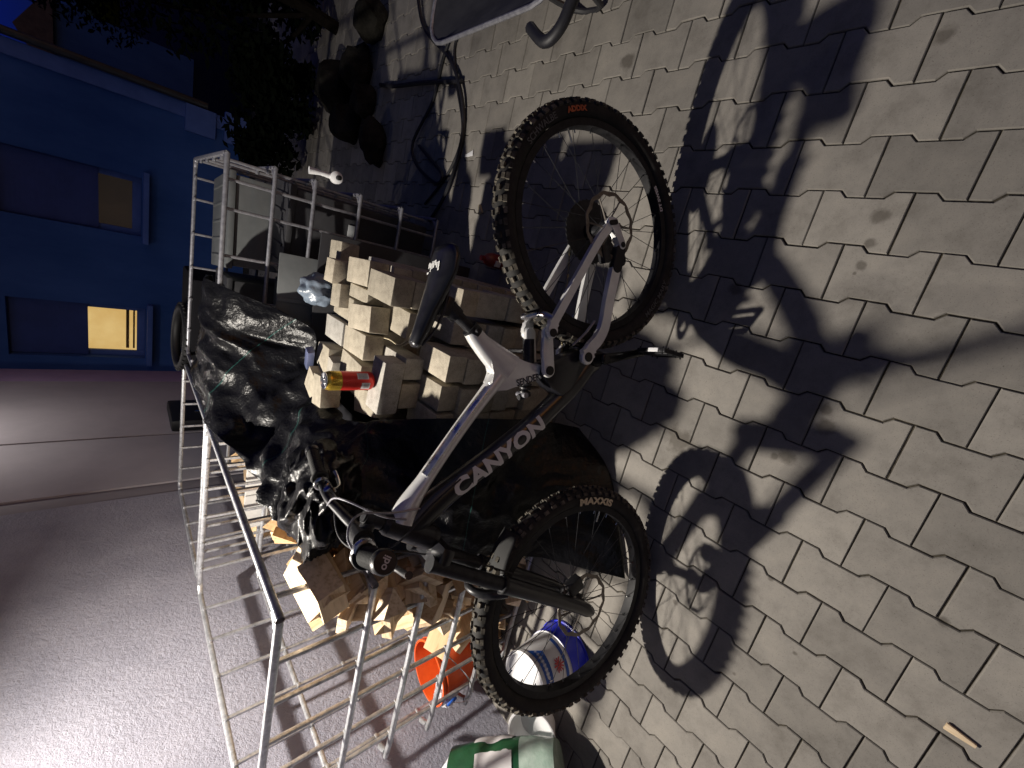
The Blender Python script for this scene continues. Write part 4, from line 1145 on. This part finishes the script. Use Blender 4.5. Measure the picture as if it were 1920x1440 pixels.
lettering('frame_writing', 'SENDER', .027, lambda x, y: B(.478 - x * .26 - y * .966, .246 - x * .966 + y * .26, .0226), DARKP, bike, .0006, .85)
dt = sweep('down_tube', [(.862, .585, 0, .030, .030), (.835, .545, 0, .034, .030), (.80, .50, 0, .034, .029), (.752, .428, 0, .031, .028), (.69, .325, 0, .031, .028), (.622, .222, 0, .031, .028), (.555, .137, 0, .030, .029), (.49, .062, 0, .033, .032), (.43, .012, 0, .036, .036)], BLK, n=24)
# large word along the down tube
import bisect
path = [(.775, .465), (.752, .428), (.69, .325), (.622, .222), (.596, .186)]
plen = [0]
for a_, b_ in zip(path[:-1], path[1:]): plen.append(plen[-1] + math.dist(a_, b_))
def dtw(x, y):
    q = (x + .155) / .31 * plen[-1]; q = min(max(q, 0), plen[-1] - 1e-6)
    i = bisect.bisect_right(plen, q) - 1; f = (q - plen[i]) / (plen[i + 1] - plen[i])
    s_ = path[i][0] * (1 - f) + path[i + 1][0] * f; t_ = path[i][1] * (1 - f) + path[i + 1][1] * f
    d = Vector((path[i + 1][0] - path[i][0], path[i + 1][1] - path[i][1])).normalized()
    nx, nz = d.y, -d.x        # towards the upper edge of the tube
    if nz < 0: nx, nz = -nx, -nz
    nx, nz = (-nx, -nz) if nz < 0 else (nx, nz)
    yy = y - .004
    bulge = .0285 * max(0, 1 - (abs(yy) / .0335) ** 2.3) ** (1 / 2.3) + .0016
    return B(s_ - abs(nx) * yy if False else s_ + nx * yy, t_ + nz * yy, bulge)
lettering('frame_writing', 'CANYON', .064, dtw, WHT, bike, .0028, 1.10)
b = MB(); b.prism([(.462, .208), (.50, .165), (.53, .12), (.47, .035), (.44, -.028), (.405, -.036), (.378, -.010), (.376, .05), (.392, .09), (.415, .15), (.428, .20)], -.030, .030, .008, lambda p: p + Vector((0, 0, H0)))
b.build('pivot_housing', BLK, bike)
# links, stays
def plate(b, pts, hw, o0, o1, bev=.003):
    """rounded bar following (s,t) points, half width hw, from offset o0 to o1"""
    P = [Vector(p) for p in pts]; L_, R_ = [], []
    hw = hw if isinstance(hw, (list, tuple)) else [hw] * len(P)
    for i, p in enumerate(P):
        d = (P[min(i + 1, len(P) - 1)] - P[max(i - 1, 0)]).normalized(); n_ = Vector((-d.y, d.x))
        L_.append(p + n_ * hw[i]); R_.append(p - n_ * hw[i])
    def capr(p, d, h):
        a0 = math.atan2(d.y, d.x)
        return [p + Vector((math.cos(a0 + R(90 - 180 * k / 8)), math.sin(a0 + R(90 - 180 * k / 8)))) * h for k in range(1, 8)]
    d1 = (P[-1] - P[-2]).normalized(); d0 = (P[0] - P[1]).normalized()
    out = L_ + capr(P[-1], d1, hw[-1]) + R_[::-1] + capr(P[0], d0, hw[0])
    b.prism([(p.x, p.y) for p in out], o0, o1, bev, lambda p: p + Vector((0, 0, H0)))
def smooth2(pts, k=5):
    out = []
    P = [Vector(p) for p in pts]; n_ = len(P)
    for i in range(n_ - 1):
        p0, p1, p2, p3 = P[max(i - 1, 0)], P[i], P[i + 1], P[min(i + 2, n_ - 1)]
        for q in range(k):
            t = q / k; out.append(0.5 * ((2 * p1) + (p2 - p0) * t + (2 * p0 - 5 * p1 + 4 * p2 - p3) * t * t + (3 * p1 - p0 - 3 * p2 + p3) * t ** 3))
    out.append(P[-1]); return out
def cyl(b, s_, t_, o0, o1, r_, n=20):
    b.lathe([(r_, o0), (r_, o1)], n, Matrix.Translation(B(s_, t_)) @ Euler((R(-90), 0, 0)).to_matrix().to_4x4())
for sg in (1, -1):
    lo_, hi_ = (.036, .050) if sg > 0 else (-.050, -.036)
    b = MB(); plate(b, [(.448, .193), (.395, .203), (.341, .204)], [.0205, .0165, .0185], lo_, hi_, .004); rk = b.build('rocker_link', SILV, bike)
    b = MB(); o_ = .0505 if sg > 0 else -.0535
    cyl(b, .448, .193, o_, o_ + .003, .0135); b.build('bearing_caps', HOLE, rk)
    lo_, hi_ = (.053, .069) if sg > 0 else (-.069, -.053)
    b = MB(); plate(b, smooth2([(.341, .204), (.315, .200), (.27, .175), (.141, .100), (.055, .048), (.018, .020), (-.004, .002)]), [.0165] * 5 + [.0125] * 26, lo_, hi_, .004); ss = b.build('seat_stay', SILV, bike)
    o_ = .0695 if sg > 0 else -.0725
    b = MB(); cyl(b, .341, .204, o_, o_ + .003, .0118); b.build('bearing_caps', HOLE, ss)
    b = MB(); plate(b, [(-.008, .004), (-.010, -.006), (.010, -.020), (.050, -.047)], [.016, .017, .013, .015], lo_ - .002 * sg, hi_ + .002 * sg, .003); dr = b.build('dropout', SILV, bike)
    o_ = .0715 if sg > 0 else -.0735
    b = MB(); plate(b, [(-.004, .010), (-.010, -.010)], .0075, o_, o_ + .002, 0); cyl(b, .050, -.047, o_, o_ + .002, .0085); b.build('axle_recess', HOLE, dr)
    b = MB(); plate(b, smooth2([(.402, .062), (.375, .050), (.345, .020), (.30, -.002), (.22, -.014), (.126, -.032), (.055, -.046)]), [.024] * 2 + [.021] * 3 + [.0175] * 26, lo_ - .004 * sg, hi_ - .002 * sg, .005); cs = b.build('chain_stay', SILV, bike)
    o_ = .0675 if sg > 0 else -.0695
    b = MB(); cyl(b, .402, .062, o_, o_ + .002, .0145); b.build('bearing_caps', HOLE, cs)
    b = MB(); plate(b, [(.118, -.034), (.068, -.044)], .0195, lo_ - .006 * sg, hi_ + .001 * sg, .003); b.build('rubber_sleeve', GRIP, cs)
b = MB(); b.tube([B(.30, .20, -.06), B(.285, .215, -.02), B(.285, .215, .02), B(.30, .20, .06)], .010, 10, 5); b.tube([B(.29, .235, -.03), B(.30, .26, 0), B(.29, .235, .03)], .008, 8, 5); b.build('stay_bridge', RAW, bike)
# shock
sk = MB(); sk.tube([B(.360, .238, .0), B(.44, .232, 0)], .017, 20, 1); sk.tube([B(.44, .232), B(.525, .245)], .011, 16, 1); shock = sk.build('rear_shock', BLKM, bike)
b = MB()
for k in range(6): b.torus(B(.455 + k * .012, .2337 + k * .0015), (1, 0, .12), .0145, .0035, 26, 8)
b.tube([B(.530, .262, .0), B(.520, .225, .0)], .009, 10, 1); b.build('coil_spring', BLKM, shock)
b = MB(); b.tube([B(.522, .25, .022), B(.522, .25, -.022)], .008, 12, 1); b.build('mount_bolt', GALVD, shock)
# seat post, collar, saddle
b = MB(); b.tube([B(.357, .414), B(.302, .486)], .0155, 20, 1); sp_ = b.build('seat_post', BLKM, bike)
b = MB(); b.tube([B(.361, .410), B(.345, .431)], .0235, 22, 1); b.tube([B(.352, .42, .02), B(.352, .42, .034)], .006, 10, 1); b.build('seat_clamp', BLKM, sp_)
b = MB(); b.tube([B(.318, .468, .0), B(.298, .492, .0)], .022, 16, 1); b.box(B(.298, .500), (.05, .046, .018), Euler((0, R(-18), 0)), .004); b.build('saddle_clamp', BLKM, sp_)
rowsS = [(.405, .578, .014, .014), (.396, .578, .022, .026), (.36, .563, .027, .034), (.31, .547, .035, .038), (.26, .532, .052, .040), (.215, .522, .068, .038), (.178, .518, .072, .034), (.155, .514, .062, .026), (.148, .510, .045, .014)]
b = MB(); rings = []
for (s_, t_, hw, th) in rowsS:
    ring = []
    for k in range(20):
        a = 2 * math.pi * k / 20; ca, sa = math.cos(a), math.sin(a)
        yy = hw * math.copysign(abs(ca) ** .75, ca); zz = th * (.5 * math.copysign(abs(sa) ** .8, sa)) - .010 * (abs(yy) / .07) ** 2 * 1.3
        ring.append(b.bm.verts.new(B(s_ + zz * -.3, t_ + zz, yy)))
    rings.append(ring)
b.skin(rings)
sad = b.build('saddle', BLK, bike, angle=70)
bpy.context.view_layer.update()
b = MB()
for sg in (-1, 1): b.tube([B(.40, .565, sg * .012), B(.36, .535, sg * .02), B(.30, .512, sg * .022), B(.235, .505, sg * .022), B(.175, .517, sg * .035)], .0035, 8, 6)
b.build('saddle_rails', BLKM, sad)
b = MB(); rgs = random.Random(4)
def sadpt(s_, y_): 
    f = None
    for q, r2 in zip(rowsS[:-1], rowsS[1:]):
        if r2[0] <= s_ <= q[0]: f = (q, r2, (q[0] - s_) / (q[0] - r2[0]))
    t_ = f[0][1] + (f[1][1] - f[0][1]) * f[2]; th = f[0][3] + (f[1][3] - f[0][3]) * f[2]
    return B(s_, t_ + th * .5 + .0016 - .013 * (abs(y_) / .07) ** 2, y_)
for k in range(9):
    y0 = -.040 + k * .0085; h = rgs.uniform(.012, .022); s0 = .192 + rgs.uniform(-.004, .004)
    b.quad(sadpt(s0, y0), sadpt(s0 + h, y0 + .002), sadpt(s0 + h, y0 + .0075), sadpt(s0, y0 + .006))
b.quad(sadpt(.212, -.044), sadpt(.217, -.044), sadpt(.217, .036), sadpt(.212, .036))
b.build('saddle_emblem', WHT, sad)
# fork
def FK(jj, fwd=0.0, o=0.0):
    q = Vector((Fx, 0, 0)) + AX * jj + AXF * fwd
    return Vector((q.x, o, q.z + H0))
fk = MB()
fk.tube([FK(.585, -.044, 0), FK(.60, -.044, 0)], .030, 24, 1)
fk.box(FK(.575, -.02, 0), (.062, .165, .040), Euler((0, math.atan2(AXF.z, AXF.x) * -1, 0)), .014)
crown = fk.build('fork_crown', BLK, bike)
for o in (.066, -.066):
    b = MB(); b.tube([FK(.60, 0, o), FK(.30, 0, o)], .019, 20, 1); b.tube([FK(.598, 0, o), FK(.606, 0, o)], .021, 18, 1); lg = b.build('stanchion', BLKM, bike)
    b = MB(); b.tube([FK(.365, 0, o), FK(.355, 0, o), FK(.20, 0, o), FK(.05, 0.002, o), FK(-.01, .006, o * .98), FK(-.035, .008, o * .96)], [.0235, .0245, .0225, .0215, .021, .014], 22, 3); ll = b.build('fork_leg', BLK, bike)
    b = MB(); b.tube([FK(.368, 0, o), FK(.358, 0, o)], .0255, 20, 1); b.build('wiper_seal', GRIP, ll)
    b = MB(); b.tube([FK(0, 0, o * .7), FK(0, 0, o * 1.22)], .0095, 16, 1); b.build('axle_end', STEEL if o < 0 else BLKM, ll)
b = MB(); b.tube([FK(.335, .018, .066), FK(.375, .040, .050), FK(.405, .052, .02), FK(.405, .052, -.02), FK(.375, .040, -.050), FK(.335, .018, -.066)], [.014, .013, .011, .011, .013, .014], 12, 5); b.build('fork_arch', BLKM, bike)
b = MB()
G = [[b.bm.verts.new(FK(.36 - .02 * abs(i - 4) / 4 + .05 * k / 6 - .012 * k * k / 36 * 3, .03 - .16 * k / 6, (i - 4) * .0125 * (1 - .04 * k))) for i in range(9)] for k in range(7)]
for k in range(6):
    for i in range(8): b.bm.faces.new((G[k][i], G[k][i + 1], G[k + 1][i + 1], G[k + 1][i]))
o = b.build('mudguard', GRIP, bike); md = o.modifiers.new('thick', 'SOLIDIFY'); md.thickness = .0015
b = MB(); b.box(FK(.075, -.050, .052), (.045, .030, .055), Euler((0, R(26), 0)), .006); b.tube([FK(.11, -.03, .052), FK(.11, -.005, .06)], .007, 8, 1); b.build('front_brake_caliper', BLKM, bike)
b = MB(); b.box(B(.085, .01, .050), (.055, .028, .030), Euler((0, R(20), 0)), .006); b.build('rear_brake_caliper', BLKM, bike)
# headset, stem, handlebar
def HD(k, fwd=0, o=0): q = HK + AX * k + AXF * fwd; return Vector((q.x, o, q.z + H0))
b = MB(); b.tube([HD(.596), HD(.606)], .032, 26, 1); b.build('headset', BLKM, bike)
b = MB(); b.tube([HD(.724), HD(.738)], [.029, .022], 26, 1); b.build('headset', BLKM, bike)
b = MB(); b.tube([HD(.738), HD(.785)], .0195, 22, 1); b.tube([HD(.765), HD(.770, .045)], .018, 18, 1); b.tube([HD(.770, .045, -.026), HD(.770, .045, .026)], .0245, 20, 1)
stem = b.build('stem', BLKM, bike)
b = MB(); b.tube([HD(.785), HD(.789)], .016, 18, 1); b.build('top_cap', BLKM, stem)
b = MB(); b.box(HD(.770, .068), (.012, .05, .034), Euler((0, R(-26), 0)), .004); b.build('face_plate', RAW, stem)
hb = HD(.770, .045); hs, ht = hb.x, hb.z - H0
barp = lambda sg: [B(hs, ht, 0), B(hs, ht, sg * .05), B(hs - .018, ht + .022, sg * .115), B(hs - .045, ht + .048, sg * .19), B(hs - .085, ht + .056, sg * .28), B(hs - .125, ht + .060, sg * .385)]
b = MB(); b.tube([p for p in barp(-1)[::-1]] + barp(1)[1:], [.0105] * 3 + [.0125, .0155, .0165, .0155, .0125] + [.0105] * 3, 16, 5); bar = b.build('handlebar', BLKM, bike)
for sg in (1, -1):
    P = barp(sg)
    e1, e0 = P[-1], P[-2]; d = (e1 - e0).normalized()
    b = MB(); b.tube([e1 - d * .135, e1 - d * .02, e1 + d * .004], .0163, 20, 6)
    for q in range(11): b.torus(e1 - d * (.022 + q * .010), d, .0160, .0016, 22, 6)
    b.torus(e1 - d * .137, d, .020, .004, 24, 8)
    gp = b.build('grip', GRIP, bar)
    b = MB(); b.lathe([(.0185, -.012), (.0195, -.008), (.0195, .004), (.017, .008), (.001, .0085)], 28, Matrix.Translation(e1) @ d.to_track_quat('Z', 'Y').to_matrix().to_4x4()); b.build('end_cap', BLKM, bar)
    if sg == 1:
        uu = Vector((-1, 0, 0)); uu = (uu - d * d.dot(uu)).normalized(); vv = d.cross(uu)
        q0 = e1 + d * .0092
        lettering('grip_writing', 'odi', .017, lambda x, y: q0 + uu * (x * .8 + y * .5) + vv * ((y if True else x) * .8 - x * .5) * (1 if vv.z > 0 else -1), GRP, bar, .0004)
    # brake lever and its clamp
    cl0 = e1 - d * .165
    b = MB(); b.torus(cl0, d, .0165, .005, 22, 8); b.box(cl0 + Vector((.018, -sg * .015, -.018)), (.045, .05, .022), Euler((0, R(30), R(12 * sg))), .006)
    b.tube([cl0 + Vector((.020, -sg * .01, -.030)), cl0 + Vector((.022, sg * .03, -.052)), cl0 + Vector((.012, sg * .08, -.056)), cl0 + Vector((.0, sg * .105, -.052))], [.007, .006, .006, .007], 10, 5)
    b.build('brake_lever', STEEL if sg < 0 else BLKM, bar)
b = MB(); b.torus(barp(1)[-2] - Vector((0, .03, 0)), (0.1, 1, -.1), .0165, .006, 24, 8); b.tube([barp(1)[-2] + Vector((0, -.03, -.018)), barp(1)[-2] + Vector((.03, -.02, -.03))], .006, 8, 1); b.build('dropper_lever', RAW, bar)
# hoses and cables
def cable(pts, r_=.0024, m=HOSE): b = MB(); b.tube(pts, r_, 7, 8); return b.build('cable', m, bike)
cable([barp(1)[3] + Vector((.02, 0, -.02)), HD(.78, .075, .09), HD(.72, .075, .03), HD(.66, .06, -.01), HD(.55, .03, .03), FK(.45, -.03, .05), FK(.2, -.03, .055), FK(.10, -.04, .052)])
cable([barp(1)[3] + Vector((.02, .03, -.01)), HD(.835, .03, .10), HD(.82, -.01, .05), HD(.74, -.035, .036), B(.80, .56, .036)], .0026, GALVD)
cable([barp(-1)[3] + Vector((.02, 0, -.02)), HD(.80, .075, -.06), HD(.76, .075, .01), HD(.70, .03, .042), B(.80, .53, .034)], .0026)
cable([barp(-1)[3] + Vector((.02, .02, 0)), HD(.85, .0, -.07), HD(.84, -.02, .0), HD(.76, -.02, .035), HD(.70, -.03, .035)], .0024, GALVD)
cable([B(.80, .53, .033), B(.77, .49, .031), B(.74, .45, .031)], .0024)
# cranks, pedals, chain
CB = (.405, -.002)
b = MB(); cyl(b, *CB, -.07, .07, .0165); cyl(b, *CB, .034, .044, .026); b.build('bottom_bracket', BLKM, bike)
for sg in (1, -1):
    a = R(-100) if sg > 0 else R(80)
    ex, ez = CB[0] + .172 * math.cos(a), CB[1] + .172 * math.sin(a)
    lo_, hi_ = (.064, .080) if sg > 0 else (-.080, -.064)
    b = MB(); plate(b, [(CB[0], CB[1]), ((CB[0] + ex) / 2, (CB[1] + ez) / 2), (ex, ez)], [.0175, .0125, .0135], lo_, hi_, .005); ck = b.build('crank_arm', mat('polished_black', (.02, .02, .022), .12, metal=.6) if sg > 0 else BLKM, bike)
    b = MB(); cyl(b, CB[0], CB[1], hi_ - .001 if sg > 0 else lo_ - .002, hi_ + .002 if sg > 0 else lo_ + .001, .0115); b.build('crank_bolt', HOLE, ck)
    pd = MB(); y0 = sg * .095; tl = R(82) if sg > 0 else R(20)
    def pr(dx, dz): return B(ex + dx * math.cos(tl) - dz * math.sin(tl), ez - dx * math.sin(tl) - dz * math.cos(tl), 0)
    def pp(dx, dz, o): q = pr(dx, dz); return Vector((q.x, o, q.z))
    er = Euler((0, tl, 0))
    for dy in (0, .095): pd.box(pp(0, 0, y0 + sg * dy), (.098, .009, .014), er, .003)
    for dx in (-.046, .046): pd.box(pp(dx, 0, y0 + sg * .0475), (.010, .088, .013), er, .003)
    pd.tube([pp(0, 0, sg * .078), pp(0, 0, sg * .19)], .009, 12, 1)
    pd.box(pp(0, 0, y0 + sg * .0475), (.03, .085, .012), er, .003)
    for dx in (-.045, -.02, .02, .045):
        for dy in (.004, .09):
            pd.tube([pp(dx, -.012, y0 + sg * dy), pp(dx, .012, y0 + sg * dy)], .0022, 6, 1)
    pdo = pd.build('pedal', BLKM, bike)
    if sg > 0:
        b = MB(); b.box(pp(-.051, .0, y0 + .06), (.004, .036, .012), er, .001); b.build('reflector', WPL, pdo)
b = MB(); rings = []
for k in range(96):
    a = 2 * math.pi * k / 96; rr2 = .072 if k % 3 else .077
    ctr = B(*CB)
    rings.append([b.bm.verts.new(ctr + Vector((math.cos(a) * q, o, math.sin(a) * q))) for q, o in ((rr2, -.045), (rr2, -.0485), (.056, -.0485), (.056, -.045))])
b.skin(rings, True)
for k in range(4): a = k * math.pi / 2 + .4; b.tube([B(CB[0], CB[1], -.047), B(CB[0] + .058 * math.cos(a), CB[1] + .058 * math.sin(a), -.047)], .008, 8, 1)
b.build('chainring', BLKM, bike)
b = MB()
for k, rr2 in enumerate((.102, .092, .080, .069, .059, .050, .042)):
    NT = 40
    rings = []
    for q in range(NT * 2):
        a = math.pi * q / NT; r3 = rr2 if q % 2 else rr2 - .004
        rings.append([b.bm.verts.new(B(0, 0) + Vector((math.cos(a) * z, o, math.sin(a) * z))) for z, o in ((r3, -.030 - k * .0038), (r3, -.0318 - k * .0038), (.028, -.0318 - k * .0038), (.028, -.030 - k * .0038))])
    b.skin(rings, True)
b.build('cassette', STEEL if False else BLKM, bike, smooth=False)
ch = MB()
loop = [(.405, .074), (.30, .070), (.0, .062)] + [(.062 * math.cos(R(a)), .062 * math.sin(R(a))) for a in (130, 165, 200, 235)] + [(.0, -.075), (.035, -.105), (.03, -.15), (.06, -.165), (.085, -.14), (.22, -.10), (.38, -.072), (.44, -.065), (.475, -.03), (.478, .02), (.455, .056)]
LP = smooth2(loop + [loop[0]], 10)
acc = 0; last = LP[0]
for p, q in zip(LP[:-1], LP[1:]):
    acc += (q - p).length
    if acc >= .0118:
        acc = 0; d = (q - p).normalized()
        ch.box(B(p.x, p.y, -.047), (.0105, .006, .0065), Euler((0, -math.atan2(d.y, d.x), 0)), .0015)
ch.tube([B(p.x, p.y, -.047) for p in LP[:-1:3]], .0018, 6, 1, closed=True)
ch.build('chain', GOLD, bike, smooth=False)
b = MB(); b.box(B(.0, -.045, -.072), (.035, .024, .08), Euler((0, R(-10), 0)), .008); plate(b, [(.028, -.105), (.055, -.165)], .016, -.058, -.052, .002); plate(b, [(.028, -.105), (.055, -.165)], .016, -.042, -.036, .002)
cyl(b, .028, -.105, -.052, -.042, .022); cyl(b, .055, -.165, -.052, -.042, .024)
b.build('derailleur', BLKM, bike)
b = MB(); b.tube([B(.37, .10, .035), B(.33, .06, .045), B(.29, .03, .05)], .004, 8, 4); b.build('chain_guide', GALVD, bike)
